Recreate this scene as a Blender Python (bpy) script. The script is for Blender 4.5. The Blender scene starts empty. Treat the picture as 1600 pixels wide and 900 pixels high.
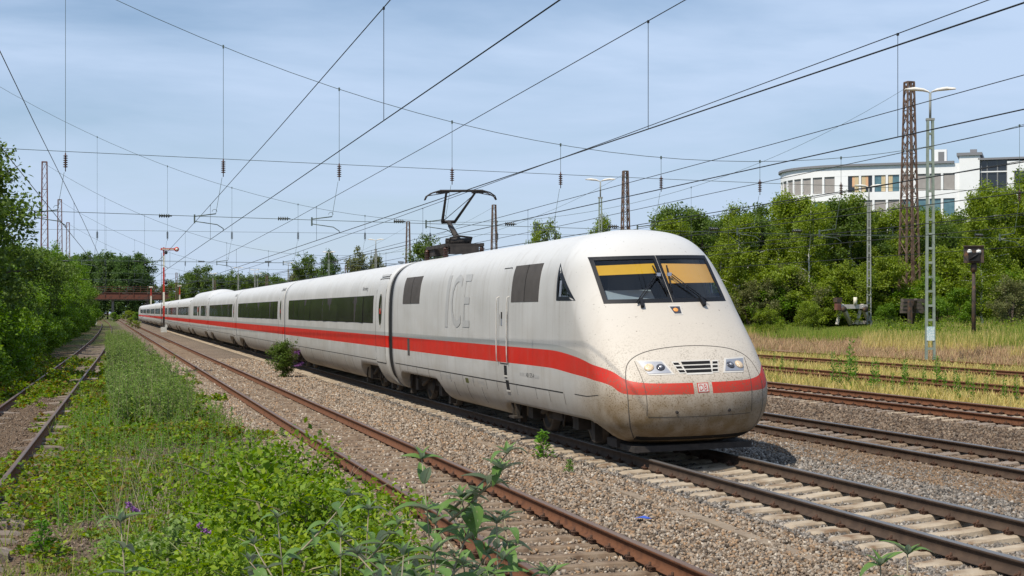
import bpy, math, random
import numpy as np
from mathutils import Vector, Matrix, noise as mnoise

S = bpy.context.scene
COL = S.collection
rng = np.random.default_rng(11)
random.seed(11)
R = math.radians

# ------------------------------------------------------------------ camera, sky, sun, exposure
THETA = math.atan(636 / 2340)
cam_d = bpy.data.cameras.new('camera')
cam_d.sensor_width = 36.0
cam_d.lens = 36.0 * 2340 / 1600
cam_d.shift_y = 37 / 1600
cam_d.clip_start = 0.1
cam_d.clip_end = 5000
cam = bpy.data.objects.new('camera', cam_d)
cam.location = (0, 0, 2.43)
cam.rotation_euler = (math.pi / 2, 0, -THETA)
COL.objects.link(cam)
S.camera = cam

SUN_TO = Vector((-0.56, -0.36, 1.0)).normalized()      # direction towards the sun
SUN_EL = math.asin(SUN_TO.z)
SUN_AZ = math.atan2(SUN_TO.x, SUN_TO.y)
W = bpy.data.worlds.new('World')
S.world = W
W.use_nodes = True
nt = W.node_tree
nt.nodes.clear()
n_out = nt.nodes.new('ShaderNodeOutputWorld')
n_bg = nt.nodes.new('ShaderNodeBackground')
n_sky = nt.nodes.new('ShaderNodeTexSky')
n_sky.sky_type = 'NISHITA'
n_sky.sun_disc = False
n_sky.sun_elevation = SUN_EL
n_sky.sun_rotation = SUN_AZ
n_sky.air_density = 1.0
n_sky.dust_density = 0.15
n_sky.ozone_density = 3.0
n_tc = nt.nodes.new('ShaderNodeTexCoord')
n_sep = nt.nodes.new('ShaderNodeSeparateXYZ')
nt.links.new(n_tc.outputs['Generated'], n_sep.inputs[0])
n_max = nt.nodes.new('ShaderNodeMath'); n_max.operation = 'MAXIMUM'; n_max.inputs[1].default_value = 0.03
nt.links.new(n_sep.outputs['Z'], n_max.inputs[0])
n_add = nt.nodes.new('ShaderNodeMath'); n_add.operation = 'ADD'; n_add.inputs[1].default_value = 0.16
nt.links.new(n_max.outputs[0], n_add.inputs[0])
n_div = nt.nodes.new('ShaderNodeVectorMath'); n_div.operation = 'DIVIDE'
n_cmb = nt.nodes.new('ShaderNodeCombineXYZ')
for i in range(3):
    nt.links.new(n_add.outputs[0], n_cmb.inputs[i])
nt.links.new(n_tc.outputs['Generated'], n_div.inputs[0])
nt.links.new(n_cmb.outputs[0], n_div.inputs[1])
n_map = nt.nodes.new('ShaderNodeMapping')
n_map.inputs['Scale'].default_value = (0.75, 1.0, 0.0)
n_map.inputs['Rotation'].default_value = (0, 0, 0.5)
n_map.inputs['Location'].default_value = (3.1, 1.3, 0.0)
nt.links.new(n_div.outputs[0], n_map.inputs[0])
n_no = nt.nodes.new('ShaderNodeTexNoise')
n_no.inputs['Scale'].default_value = 1.1
n_no.inputs['Detail'].default_value = 6.0
n_no.inputs['Roughness'].default_value = 0.55
n_no.inputs['Distortion'].default_value = 0.35
nt.links.new(n_map.outputs[0], n_no.inputs['Vector'])
n_rp = nt.nodes.new('ShaderNodeValToRGB')
n_rp.color_ramp.elements[0].position = 0.34
n_rp.color_ramp.elements[0].color = (0.08, 0.08, 0.08, 1)
n_rp.color_ramp.elements[1].position = 0.62
n_rp.color_ramp.elements[1].color = (0.85, 0.85, 0.85, 1)
nt.links.new(n_no.outputs['Fac'], n_rp.inputs[0])
n_mix = nt.nodes.new('ShaderNodeMixRGB')
n_mix.inputs[2].default_value = (6.5, 7.8, 9.9, 1)
nt.links.new(n_rp.outputs[0], n_mix.inputs[0])
nt.links.new(n_sky.outputs[0], n_mix.inputs[1])
n_hz = nt.nodes.new('ShaderNodeMapRange'); n_hz.interpolation_type = 'SMOOTHSTEP'
n_hz.inputs[1].default_value = -0.02; n_hz.inputs[2].default_value = 0.24; n_hz.inputs[3].default_value = 0.85; n_hz.inputs[4].default_value = 0.0
nt.links.new(n_sep.outputs['Z'], n_hz.inputs[0])
n_mx2 = nt.nodes.new('ShaderNodeMixRGB'); n_mx2.inputs[2].default_value = (5.75, 6.85, 8.6, 1)
nt.links.new(n_hz.outputs[0], n_mx2.inputs[0]); nt.links.new(n_mix.outputs[0], n_mx2.inputs[1])
n_hs = nt.nodes.new('ShaderNodeHueSaturation'); n_hs.inputs['Saturation'].default_value = 1.13; n_hs.inputs['Value'].default_value = 1.11
nt.links.new(n_mx2.outputs[0], n_hs.inputs['Color']); nt.links.new(n_hs.outputs[0], n_bg.inputs[0])
n_bg.inputs[1].default_value = 0.09
nt.links.new(n_bg.outputs[0], n_out.inputs[0])

sun_d = bpy.data.lights.new('sun', 'SUN')
sun_d.energy = 4.9
sun_d.angle = R(0.53)
sun_d.color = (1.0, 0.93, 0.82)
sun = bpy.data.objects.new('sun', sun_d)
sun.rotation_euler = SUN_TO.to_track_quat('Z', 'Y').to_euler()
sun.location = (-20, -10, 40)
COL.objects.link(sun)
S.view_settings.view_transform = 'Standard'
S.view_settings.look = 'None'
S.view_settings.gamma = 1.0
S.view_settings.exposure = 0.0
S.view_settings.use_curve_mapping = False
S.render.engine = 'CYCLES'
S.cycles.max_bounces = 6
S.cycles.diffuse_bounces = 3
S.cycles.glossy_bounces = 3
S.cycles.transparent_max_bounces = 12
S.cycles.transmission_bounces = 4
S.cycles.caustics_reflective = False
S.cycles.caustics_refractive = False

# ------------------------------------------------------------------ materials
MATS = {}

def mat(name, cols, src='noise', scale=3.0, rough=0.7, metal=0.0, spec=0.3, bump=0.0, bscale=None, stretch=None,
        coord='Object', detail=5.0, translucent=0.0, coat=0.0, back=None, lo=0.3, hi=0.7, emit=None):
    m = bpy.data.materials.new(name)
    m.use_nodes = True
    t = m.node_tree
    t.nodes.clear()
    L = t.links.new
    out = t.nodes.new('ShaderNodeOutputMaterial')
    p = t.nodes.new('ShaderNodeBsdfPrincipled')
    p.inputs['Roughness'].default_value = rough
    p.inputs['Metallic'].default_value = metal
    p.inputs['Specular IOR Level'].default_value = spec
    p.inputs['Coat Weight'].default_value = coat
    if emit:
        p.inputs['Emission Color'].default_value = (*emit[0], 1)
        p.inputs['Emission Strength'].default_value = emit[1]
    vec = None
    if coord == 'Object':
        tc = t.nodes.new('ShaderNodeTexCoord'); vec = tc.outputs['Object']
    else:
        g = t.nodes.new('ShaderNodeNewGeometry'); vec = g.outputs['Position']
    if stretch:
        mp = t.nodes.new('ShaderNodeMapping'); mp.inputs['Scale'].default_value = stretch
        L(vec, mp.inputs[0]); vec = mp.outputs[0]
    if len(cols) == 1:
        p.inputs['Base Color'].default_value = (*cols[0], 1)
        colout = None
    else:
        rp = t.nodes.new('ShaderNodeValToRGB')
        el = rp.color_ramp.elements
        while len(el) < len(cols):
            el.new(0.5)
        for i, c in enumerate(cols):
            a = i / (len(cols) - 1)
            el[i].position = (lo + (hi - lo) * a) if src == 'noise' else a
            el[i].color = (*c, 1)
        if src == 'noise':
            no = t.nodes.new('ShaderNodeTexNoise')
            no.inputs['Scale'].default_value = scale
            no.inputs['Detail'].default_value = detail
            L(vec, no.inputs['Vector'])
            L(no.outputs['Fac'], rp.inputs[0])
        else:
            g2 = t.nodes.new('ShaderNodeNewGeometry')
            if src == 'mixed':
                oi = t.nodes.new('ShaderNodeObjectInfo')
                ad = t.nodes.new('ShaderNodeMath'); ad.operation = 'MULTIPLY_ADD'
                ad.inputs[1].default_value = 0.6
                mu = t.nodes.new('ShaderNodeMath'); mu.operation = 'MULTIPLY'; mu.inputs[1].default_value = 0.4
                L(oi.outputs['Random'], mu.inputs[0]); L(g2.outputs['Random Per Island'], ad.inputs[0]); L(mu.outputs[0], ad.inputs[2])
                L(ad.outputs[0], rp.inputs[0])
            else:
                L(g2.outputs['Random Per Island'], rp.inputs[0])
        colout = rp.outputs[0]
        if back:
            g3 = t.nodes.new('ShaderNodeNewGeometry')
            mx = t.nodes.new('ShaderNodeMixRGB'); mx.inputs[2].default_value = (*back, 1)
            L(g3.outputs['Backfacing'], mx.inputs[0]); L(colout, mx.inputs[1]); colout = mx.outputs[0]
        L(colout, p.inputs['Base Color'])
    if bump:
        nb = t.nodes.new('ShaderNodeTexNoise'); nb.inputs['Scale'].default_value = bscale or scale * 4
        nb.inputs['Detail'].default_value = 6
        L(vec, nb.inputs['Vector'])
        bp = t.nodes.new('ShaderNodeBump'); bp.inputs['Strength'].default_value = bump; bp.inputs['Distance'].default_value = 0.02
        L(nb.outputs['Fac'], bp.inputs['Height']); L(bp.outputs[0], p.inputs['Normal'])
    if translucent:
        tr = t.nodes.new('ShaderNodeBsdfTranslucent')
        ms = t.nodes.new('ShaderNodeMixShader'); ms.inputs[0].default_value = translucent
        if colout:
            hs = t.nodes.new('ShaderNodeHueSaturation'); hs.inputs['Value'].default_value = 1.5; hs.inputs['Saturation'].default_value = 1.1
            L(colout, hs.inputs['Color']); L(hs.outputs[0], tr.inputs[0])
        else:
            tr.inputs[0].default_value = (*cols[0], 1)
        L(p.outputs[0], ms.inputs[1]); L(tr.outputs[0], ms.inputs[2]); L(ms.outputs[0], out.inputs[0])
    else:
        L(p.outputs[0], out.inputs[0])
    MATS[name] = m
    return m

def glass_mat(name, tint, base, refl=0.12):
    """thin tinted pane: partly see-through, partly mirror"""
    m = bpy.data.materials.new(name); m.use_nodes = True
    t = m.node_tree; t.nodes.clear(); L = t.links.new
    out = t.nodes.new('ShaderNodeOutputMaterial')
    tr = t.nodes.new('ShaderNodeBsdfTransparent'); tr.inputs[0].default_value = (*tint, 1)
    gl = t.nodes.new('ShaderNodeBsdfGlossy'); gl.inputs['Roughness'].default_value = 0.03
    fr = t.nodes.new('ShaderNodeLayerWeight'); fr.inputs[0].default_value = .5
    pw = t.nodes.new('ShaderNodeMath'); pw.operation = 'POWER'; pw.inputs[1].default_value = 4.0; L(fr.outputs['Facing'], pw.inputs[0])
    ad = t.nodes.new('ShaderNodeMath'); ad.operation = 'MULTIPLY_ADD'; ad.inputs[1].default_value = .8; ad.inputs[2].default_value = refl; ad.use_clamp = True
    L(pw.outputs[0], ad.inputs[0])
    ms = t.nodes.new('ShaderNodeMixShader'); L(ad.outputs[0], ms.inputs[0]); L(tr.outputs[0], ms.inputs[1]); L(gl.outputs[0], ms.inputs[2])
    L(ms.outputs[0], out.inputs[0]); MATS[name] = m
    return m

mat('rail_rust', [(.085, .034, .016), (.15, .062, .028), (.11, .046, .022)], scale=6, rough=.85, bump=.15, coord='World')
mat('rail_rust_dark', [(.05, .032, .022), (.085, .055, .036)], scale=6, rough=.8, bump=.15, coord='World')
mat('rail_head_used', [(.20, .18, .165), (.30, .28, .26)], scale=2, rough=.38, metal=.7, spec=.5, coord='World', stretch=(1, .1, 1))
mat('rail_head_dull', [(.15, .09, .062), (.20, .15, .12)], scale=2, rough=.5, metal=.3, coord='World', stretch=(1, .1, 1))
mat('concrete_pale', [(.17, .105, .06), (.30, .235, .165), (.38, .31, .225), (.43, .36, .27)], scale=3.4, rough=.9, bump=.3, bscale=30, coord='World')
mat('concrete_dark', [(.17, .135, .105), (.26, .21, .17)], scale=2.2, rough=.9, bump=.3, bscale=30, coord='World')
mat('steel_sleeper', [(.10, .062, .038), (.19, .135, .09), (.24, .185, .13)], scale=5, rough=.95, bump=.3, bscale=40, coord='World')
mat('wood_sleeper', [(.10, .075, .055), (.22, .18, .14)], scale=4, rough=.95, bump=.4, bscale=30, coord='World')
mat('clip_rust', [(.05, .028, .018), (.10, .05, .03)], scale=8, rough=.85, coord='World')
mat('stone', [(.05, .038, .028), (.18, .138, .10), (.27, .205, .145), (.32, .275, .22), (.34, .215, .12), (.12, .085, .058), (.52, .45, .36)], src='island', rough=.9, bump=.25, bscale=40, coord='World')
mat('stone_grey', [(.04, .036, .032), (.12, .106, .09), (.19, .168, .142), (.29, .26, .225), (.22, .16, .11), (.09, .078, .066), (.42, .375, .32)], src='island', rough=.9, bump=.25, bscale=40, coord='World')
mat('stone_brown', [(.05, .036, .027), (.12, .083, .056), (.17, .12, .08), (.21, .17, .13), (.095, .065, .044), (.30, .225, .16)], src='island', rough=.95, bump=.25, bscale=40, coord='World')
mat('stone_rust', [(.10, .06, .035), (.20, .125, .07), (.27, .175, .10), (.16, .125, .09), (.12, .08, .05)], src='island', rough=.95)
mat('black_rubber', [(.012, .012, .012)], rough=.6)
mat('dark_iron', [(.025, .022, .02), (.055, .046, .04)], scale=6, rough=.75)
mat('bogie_dirt', [(.03, .025, .02), (.07, .055, .042)], scale=5, rough=.85)
mat('wheel_steel', [(.06, .05, .042), (.10, .085, .07)], scale=8, rough=.55, metal=.4)
mat('seam_dark', [(.02, .018, .016)], rough=.8)
mat('seam_soft', [(.09, .08, .068)], rough=.8)
mat('louver_brown', [(.058, .051, .045), (.078, .068, .060)], scale=4, rough=.75)
mat('door_grey', [(.52, .51, .49), (.62, .61, .59)], scale=3, rough=.5)
mat('ghost_grey', [(.375, .37, .355), (.41, .405, .39)], scale=6, rough=.5)
mat('red_paint', [(.46, .035, .022), (.52, .045, .028)], scale=4, rough=.45)
mat('print_dark', [(.05, .05, .05), (.10, .10, .095)], scale=20, rough=.7)
mat('frame_black', [(.010, .011, .014)], rough=.5, spec=.2)
mat('blind_yellow', [(.95, .50, .012), (.88, .45, .012)], scale=3, rough=.7, translucent=.25)
mat('blind_orange', [(.98, .50, .10), (.95, .46, .08)], scale=3, rough=.7, translucent=.25)
mat('cab_dark', [(.02, .024, .03)], rough=.8)
mat('cab_console', [(.25, .30, .33), (.30, .35, .38)], scale=3, rough=.6)
mat('lamp_reflector', [(.42, .42, .44)], rough=.35, metal=.6)
mat('lamp_warm', [(.8, .6, .38), (.45, .32, .2), (.9, .75, .55)], scale=45, rough=.3, lo=.4, hi=.6)
mat('lamp_glass_dark', [(.05, .05, .06)], rough=.08, spec=.6)
mat('chrome_grey', [(.45, .47, .55)], rough=.25, metal=.6)
mat('white_trim', [(.52, .49, .44), (.60, .57, .52)], scale=4, rough=.4)
mat('skin_grille', [(.008, .008, .008)], rough=.9)
mat('amber', [(.6, .22, .05)], rough=.2, emit=((1, .45, .12), .35))
mat('insulator_brown', [(.05, .022, .014), (.09, .04, .025)], scale=10, rough=.3, spec=.5)
mat('insulator_dark', [(.02, .025, .02)], rough=.35, spec=.5)
mat('wire', [(.035, .038, .036)], rough=.6, metal=.3)
mat('wire_green', [(.10, .13, .11)], rough=.6, metal=.2)
mat('mast_rust', [(.085, .05, .036), (.15, .095, .07), (.20, .15, .12)], scale=3, rough=.9, coord='World')
mat('mast_red', [(.15, .055, .04), (.20, .10, .08)], scale=3, rough=.9, coord='World')
mat('mast_green', [(.17, .215, .17), (.235, .28, .23), (.20, .24, .2)], scale=3, rough=.7, coord='World')
mat('mast_grey', [(.22, .23, .21), (.30, .31, .28)], scale=3, rough=.75, coord='World')
mat('lamp_white', [(.66, .62, .54), (.74, .71, .64)], scale=3, rough=.45)
mat('graffiti', [(.62, .68, .66), (.35, .5, .52)], scale=22, rough=.6, lo=.45, hi=.55)
mat('signal_red', [(.42, .03, .02), (.5, .05, .03)], scale=5, rough=.55)
mat('signal_white', [(.72, .68, .56), (.66, .6, .45)], scale=5, rough=.55)
mat('box_white', [(.68, .69, .66), (.5, .5, .45)], scale=5, rough=.6)
mat('box_rust', [(.055, .045, .04), (.085, .06, .045), (.19, .09, .045)], scale=4, rough=.8, lo=.35, hi=.75)
mat('lens_white', [(.8, .8, .76)], rough=.15)
mat('buffer_pale', [(.50, .45, .40), (.62, .57, .52)], scale=4, rough=.85)
mat('buffer_wood', [(.07, .055, .045), (.14, .115, .095)], scale=5, rough=.95, bump=.4)
mat('bridge_red', [(.11, .036, .024), (.16, .06, .038), (.07, .042, .032)], scale=.7, rough=.85)
mat('bridge_concrete', [(.15, .135, .12), (.24, .22, .20)], scale=.5, rough=.9)
mat('render_white', [(.80, .80, .78), (.86, .86, .85)], scale=.4, rough=.85)
mat('roof_grey', [(.22, .22, .23)], rough=.6)
mat('blind_grey', [(.32, .29, .27), (.36, .335, .31)], scale=2, rough=.8)
mat('curtain', [(.68, .55, .36), (.52, .40, .22)], scale=6, rough=.9, stretch=(6, 6, .2))
mat('curtain_peach', [(.80, .48, .28), (.62, .36, .20)], scale=4, rough=.9, stretch=(6, 6, .2))
mat('win_frame', [(.2, .2, .2)], rough=.5)
mat('window_teal', [(.06, .14, .17), (.12, .22, .25)], scale=1.5, rough=.06, spec=.8)
mat('window_dark', [(.018, .022, .028)], rough=.05, spec=.8)
mat('bark', [(.055, .04, .03), (.12, .095, .075)], scale=6, rough=.95, bump=.5, stretch=(1, 1, .25))
mat('bark_birch', [(.62, .60, .56), (.68, .66, .62), (.10, .09, .08)], scale=3.5, rough=.8, stretch=(1, 1, 2.5), lo=.3, hi=.72)
mat('stem_green', [(.16, .19, .07), (.24, .20, .12)], scale=8, rough=.8)
mat('stem_pale', [(.34, .30, .20), (.22, .17, .11)], scale=8, rough=.8)
LEAF = dict(src='mixed', rough=.55, spec=.25, translucent=.36)
mat('leaf_birch', [(.115, .17, .016), (.175, .235, .023), (.225, .285, .03), (.135, .195, .018), (.28, .32, .045)], **LEAF)
mat('leaf_dark', [(.052, .095, .016), (.082, .135, .022), (.115, .17, .028), (.070, .115, .018), (.16, .215, .04)], **LEAF)
mat('leaf_hedge', [(.055, .12, .010), (.10, .19, .015), (.155, .255, .022), (.075, .15, .012), (.23, .32, .036)], **LEAF)
mat('leaf_poplar_hazed', [(.060, .11, .030), (.085, .145, .038), (.115, .18, .048), (.07, .125, .033)], **LEAF)  # far poplar greens, lightened to put distance haze into the colour
mat('leaf_olive', [(.085, .115, .032), (.135, .15, .05), (.165, .16, .062), (.07, .11, .026)], **LEAF)
mat('leaf_bright', [(.075, .15, .007), (.135, .235, .010), (.20, .305, .016), (.045, .10, .006), (.30, .38, .032), (.10, .185, .008), (.17, .22, .02)], **LEAF)
mat('leaf_creep', [(.055, .125, .005), (.10, .195, .007), (.15, .26, .011), (.040, .09, .005), (.25, .34, .022), (.16, .085, .015), (.075, .16, .006), (.19, .17, .02)], **LEAF)
mat('leaf_gold', [(.12, .21, .035), (.165, .265, .05), (.23, .32, .09), (.10, .175, .028), (.31, .36, .16)], **LEAF)
mat('leaf_buddleia', [(.075, .145, .028), (.10, .185, .038), (.135, .215, .055)], src='island', rough=.5, spec=.3, translucent=.18, back=(.30, .36, .25))
mat('leaf_weed', [(.08, .20, .02), (.12, .26, .03), (.17, .31, .045)], **LEAF)
mat('grass_dry', [(.50, .38, .12), (.60, .47, .18), (.42, .36, .095), (.66, .53, .24), (.33, .33, .075)], src='island', rough=.8, translucent=.3)
mat('grass_green', [(.13, .22, .025), (.20, .28, .035), (.30, .31, .06), (.10, .18, .02), (.36, .34, .09)], src='island', rough=.8, translucent=.3)
mat('grass_red', [(.40, .25, .14), (.48, .33, .20), (.33, .22, .11), (.42, .35, .16)], src='island', rough=.85, translucent=.2)
mat('flower_purple', [(.30, .12, .36), (.42, .20, .47), (.24, .08, .28)], src='island', rough=.7, translucent=.2)
mat('yellow_leaf', [(.75, .5, .03), (.6, .5, .05)], src='island', rough=.6, translucent=.2)
mat('litter_blue', [(.03, .07, .35), (.06, .12, .5)], scale=20, rough=.5)
mat('trough', [(.20, .15, .105), (.28, .22, .155)], scale=4, rough=.95, bump=.4, bscale=25, coord='World')
glass_mat('cab_glass', (.80, .84, .86), None, .06)

def train_mat(name, power):
    m = bpy.data.materials.new(name); m.use_nodes = True
    t = m.node_tree; t.nodes.clear()
    L = t.links.new
    N = lambda k: t.nodes.new(k)
    out = N('ShaderNodeOutputMaterial'); p = N('ShaderNodeBsdfPrincipled'); L(p.outputs[0], out.inputs[0])
    p.inputs['Roughness'].default_value = .46
    p.inputs['Specular IOR Level'].default_value = .26
    tc = N('ShaderNodeTexCoord'); sp = N('ShaderNodeSeparateXYZ'); L(tc.outputs['Object'], sp.inputs[0])
    def M(op, a, b=None, c=None):
        n = N('ShaderNodeMath'); n.operation = op
        for i, v in enumerate((a, b, c)):
            if v is None: continue
            if isinstance(v, (int, float)): n.inputs[i].default_value = v
            else: L(v, n.inputs[i])
        return n.outputs[0]
    x, y, z = sp.outputs[0], sp.outputs[1], sp.outputs[2]
    def curve(pts):
        n = N('ShaderNodeFloatCurve'); c = n.mapping.curves[0]
        q = [(a / 10, b / 4) for a, b in pts]
        c.points[0].location = q[0]; c.points[1].location = q[-1]
        for a in q[1:-1]: c.points.new(*a)
        for pt in c.points: pt.handle_type = 'AUTO_CLAMPED'
        n.mapping.update()
        yy = M('DIVIDE', y, 10.0); yc = N('ShaderNodeClamp'); L(yy, yc.inputs[0])
        L(yc.outputs[0], n.inputs['Value'])
        return M('MULTIPLY', n.outputs[0], 4.0)
    if power:
        zb = curve([(0, 1.085), (.35, 1.10), (.66, 1.25), (1.3, 1.32), (2.29, 1.37), (4.0, 1.43), (10, 1.41)])
        zt_ = curve([(0, 1.265), (.30, 1.29), (.77, 1.49), (1.3, 1.58), (2.29, 1.69), (4.0, 1.76), (10, 1.76)])
        zg = curve([(0, 1.28), (.3, 1.3), (.8, 1.52), (1.5, 1.70), (2.29, 1.80), (4.0, 1.87), (10, 1.87)])
    else:
        zb, zt_, zg = 1.42, 1.765, 1.87
    g = M('MULTIPLY', M('GREATER_THAN', z, zb), M('LESS_THAN', z, zt_))
    if power:
        gap = M('MULTIPLY', M('LESS_THAN', M('ABSOLUTE', x), .165), M('LESS_THAN', y, .5))
        g = M('MULTIPLY', g, M('SUBTRACT', 1.0, gap))
    grey = M('MULTIPLY', M('GREATER_THAN', z, zt_), M('LESS_THAN', z, zg))
    def noise(scale, stretch, detail=5):
        mp = N('ShaderNodeMapping'); mp.inputs['Scale'].default_value = stretch
        L(tc.outputs['Object'], mp.inputs[0])
        n = N('ShaderNodeTexNoise'); n.inputs['Scale'].default_value = scale; n.inputs['Detail'].default_value = detail
        L(mp.outputs[0], n.inputs['Vector']); return n.outputs['Fac']
    def ramp(v, a, b):
        n = N('ShaderNodeMapRange'); n.inputs[1].default_value = a; n.inputs[2].default_value = b
        n.interpolation_type = 'SMOOTHSTEP'
        L(v, n.inputs[0]); return n.outputs[0]
    def mixc(f, c1, c2):
        n = N('ShaderNodeMixRGB')
        if isinstance(f, (int, float)): n.inputs[0].default_value = f
        else: L(f, n.inputs[0])
        for i, c in ((1, c1), (2, c2)):
            if isinstance(c, tuple): n.inputs[i].default_value = (*c, 1)
            else: L(c, n.inputs[i])
        return n.outputs[0]
    base = mixc(ramp(noise(.7, (1, 1, 1)), .3, .7), (.43, .42, .395), (.50, .49, .465))
    roof = ramp(z, 3.1, 3.6)
    base = mixc(M('MULTIPLY', roof, .75), base, (.58, .58, .57))
    base = mixc(grey, base, (.33, .335, .32))
    red = mixc(ramp(noise(1.6, (1, 1, 1)), .3, .7), (.56, .018, .009), (.49, .022, .012))
    col = mixc(g, base, red)
    # vertical dirt streaks on the flanks, brake dust low down
    st = ramp(noise(2.2, (1.5, 2.4, .22)), .48, .82)
    flank = ramp(M('ABSOLUTE', x), .9, 1.35)
    lowr = M('SUBTRACT', 1.0, ramp(z, .9, 3.2))
    col = mixc(M('MULTIPLY', M('MULTIPLY', M('MULTIPLY', st, flank), .5), M('SUBTRACT', 1.0, M('MULTIPLY', g, .8))), col, (.30, .27, .235))
    film = M('MULTIPLY', ramp(noise(1.1, (1, .5, 1.6), 7), .35, .75), M('MULTIPLY', lowr, .42))
    film = M('MULTIPLY', film, M('SUBTRACT', 1.0, M('MULTIPLY', g, .92)))
    col = mixc(film, col, (.33, .29, .235))
    low = M('SUBTRACT', 1.0, ramp(z, .55, 1.25))
    col = mixc(M('MULTIPLY', low, M('ADD', M('MULTIPLY', ramp(noise(2.5, (1, 1, .35), 6), .2, .8), .35), .45)), col, (.25, .215, .17))
    if power:
        front = M('SUBTRACT', 1.0, ramp(y, .5, 3.0))
        col = mixc(M('MULTIPLY', M('MULTIPLY', front, M('SUBTRACT', 1.0, g)), .9), col, (.545, .485, .405))
        fine = ramp(noise(40, (1, 1, 1), 3), .52, .62)
        mid = ramp(noise(4, (1, 1, 1), 6), .25, .7)
        dens = M('MULTIPLY', front, M('ADD', .08, M('MULTIPLY', M('SUBTRACT', 1.0, ramp(z, .9, 2.3)), .8)))
        col = mixc(M('MULTIPLY', M('MULTIPLY', fine, M('ADD', .35, M('MULTIPLY', mid, .65))), dens), col, (.13, .10, .065))
        wash = M('MULTIPLY', M('MULTIPLY', front, M('SUBTRACT', 1.0, ramp(z, .5, 1.75))), 1.0)
        wash = M('MULTIPLY', wash, M('SUBTRACT', 1.0, M('MULTIPLY', g, .72)))
        col = mixc(M('MULTIPLY', wash, M('ADD', .62, M('MULTIPLY', mid, .38))), col, (.20, .135, .065))
        bug = ramp(noise(21, (1, 1, 1), 2), .70, .74)
        col = mixc(M('MULTIPLY', M('MULTIPLY', bug, .7), M('SUBTRACT', 1.0, ramp(y, 1.5, 5.0))), col, (.14, .11, .08))
    L(col, p.inputs['Base Color'])
    rg = N('ShaderNodeMapRange'); rg.inputs[3].default_value = .34; rg.inputs[4].default_value = .62
    L(noise(3, (1, 1, 1)), rg.inputs[0]); L(rg.outputs[0], p.inputs['Roughness'])
    bp = N('ShaderNodeBump'); bp.inputs['Strength'].default_value = .06; bp.inputs['Distance'].default_value = .03
    L(noise(1.4, (1, 1, 1), 2), bp.inputs['Height']); L(bp.outputs[0], p.inputs['Normal'])
    MATS[name] = m

train_mat('train_paint_power', True)
train_mat('train_paint_car', False)

def car_glass():
    m = bpy.data.materials.new('car_glass'); m.use_nodes = True
    t = m.node_tree; p = t.nodes['Principled BSDF']
    tc = t.nodes.new('ShaderNodeTexCoord'); no = t.nodes.new('ShaderNodeTexNoise'); no.inputs['Scale'].default_value = 1.3
    rp = t.nodes.new('ShaderNodeValToRGB'); rp.color_ramp.elements[0].color = (.016, .015, .014, 1); rp.color_ramp.elements[1].color = (.050, .047, .042, 1)
    t.links.new(tc.outputs['Object'], no.inputs['Vector']); t.links.new(no.outputs['Fac'], rp.inputs[0]); t.links.new(rp.outputs[0], p.inputs['Base Color'])
    p.inputs['Roughness'].default_value = .14; p.inputs['Specular IOR Level'].default_value = .30
    MATS['car_glass'] = m
car_glass()

def ground_mat():
    m = bpy.data.materials.new('ground'); m.use_nodes = True
    t = m.node_tree; p = t.nodes['Principled BSDF']; L = t.links.new
    p.inputs['Roughness'].default_value = .95; p.inputs['Specular IOR Level'].default_value = .1
    geo = t.nodes.new('ShaderNodeNewGeometry')
    at = t.nodes.new('ShaderNodeAttribute'); at.attribute_name = 'tone'
    n1 = t.nodes.new('ShaderNodeTexNoise'); n1.inputs['Scale'].default_value = 9; n1.inputs['Detail'].default_value = 8; n1.inputs['Roughness'].default_value = .75
    L(geo.outputs['Position'], n1.inputs['Vector'])
    vo = t.nodes.new('ShaderNodeTexVoronoi'); vo.inputs['Scale'].default_value = 20
    L(geo.outputs['Position'], vo.inputs['Vector'])
    rp = t.nodes.new('ShaderNodeValToRGB')
    rp.color_ramp.elements[0].color = (.45, .45, .45, 1); rp.color_ramp.elements[0].position = .2
    rp.color_ramp.elements[1].color = (1.5, 1.45, 1.4, 1); rp.color_ramp.elements[1].position = .8
    sx = t.nodes.new('ShaderNodeSeparateColor'); L(vo.outputs['Color'], sx.inputs[0])
    ad = t.nodes.new('ShaderNodeMath'); ad.operation = 'MULTIPLY_ADD'; ad.inputs[1].default_value = .5
    mu = t.nodes.new('ShaderNodeMath'); mu.operation = 'MULTIPLY'; mu.inputs[1].default_value = .5
    L(sx.outputs[0], mu.inputs[0]); L(n1.outputs['Fac'], ad.inputs[0]); L(mu.outputs[0], ad.inputs[2]); L(ad.outputs[0], rp.inputs[0])
    mx = t.nodes.new('ShaderNodeMixRGB'); mx.blend_type = 'MULTIPLY'; mx.inputs[0].default_value = 1
    L(at.outputs['Color'], mx.inputs[1]); L(rp.outputs[0], mx.inputs[2]); L(mx.outputs[0], p.inputs['Base Color'])
    bp = t.nodes.new('ShaderNodeBump'); bp.inputs['Strength'].default_value = .8; bp.inputs['Distance'].default_value = .05
    L(vo.outputs['Distance'], bp.inputs['Height']); L(bp.outputs[0], p.inputs['Normal'])
    MATS['ground'] = m
ground_mat()

# ------------------------------------------------------------------ mesh helpers
def link(o, parent=None):
    COL.objects.link(o)
    if parent is not None: o.parent = parent
    return o

def tag(o, label=None, cat=None, group=None, kind=None):
    if label: o['label'] = label
    if cat: o['category'] = cat
    if group: o['group'] = group
    if kind: o['kind'] = kind
    return o

def thing(name, label, cat, loc=(0, 0, 0), rz=0, group=None, rot=None):
    o = bpy.data.objects.new(name, None)
    o.empty_display_size = .3
    o.location = loc
    o.rotation_euler = rot if rot else (0, 0, rz)
    COL.objects.link(o)
    return tag(o, label, cat, group)

def copy_tree(o, parent=None):
    c = o.copy(); COL.objects.link(c)
    if parent is not None: c.parent = parent
    for ch in list(o.children): copy_tree(ch, c)
    return c

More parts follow.
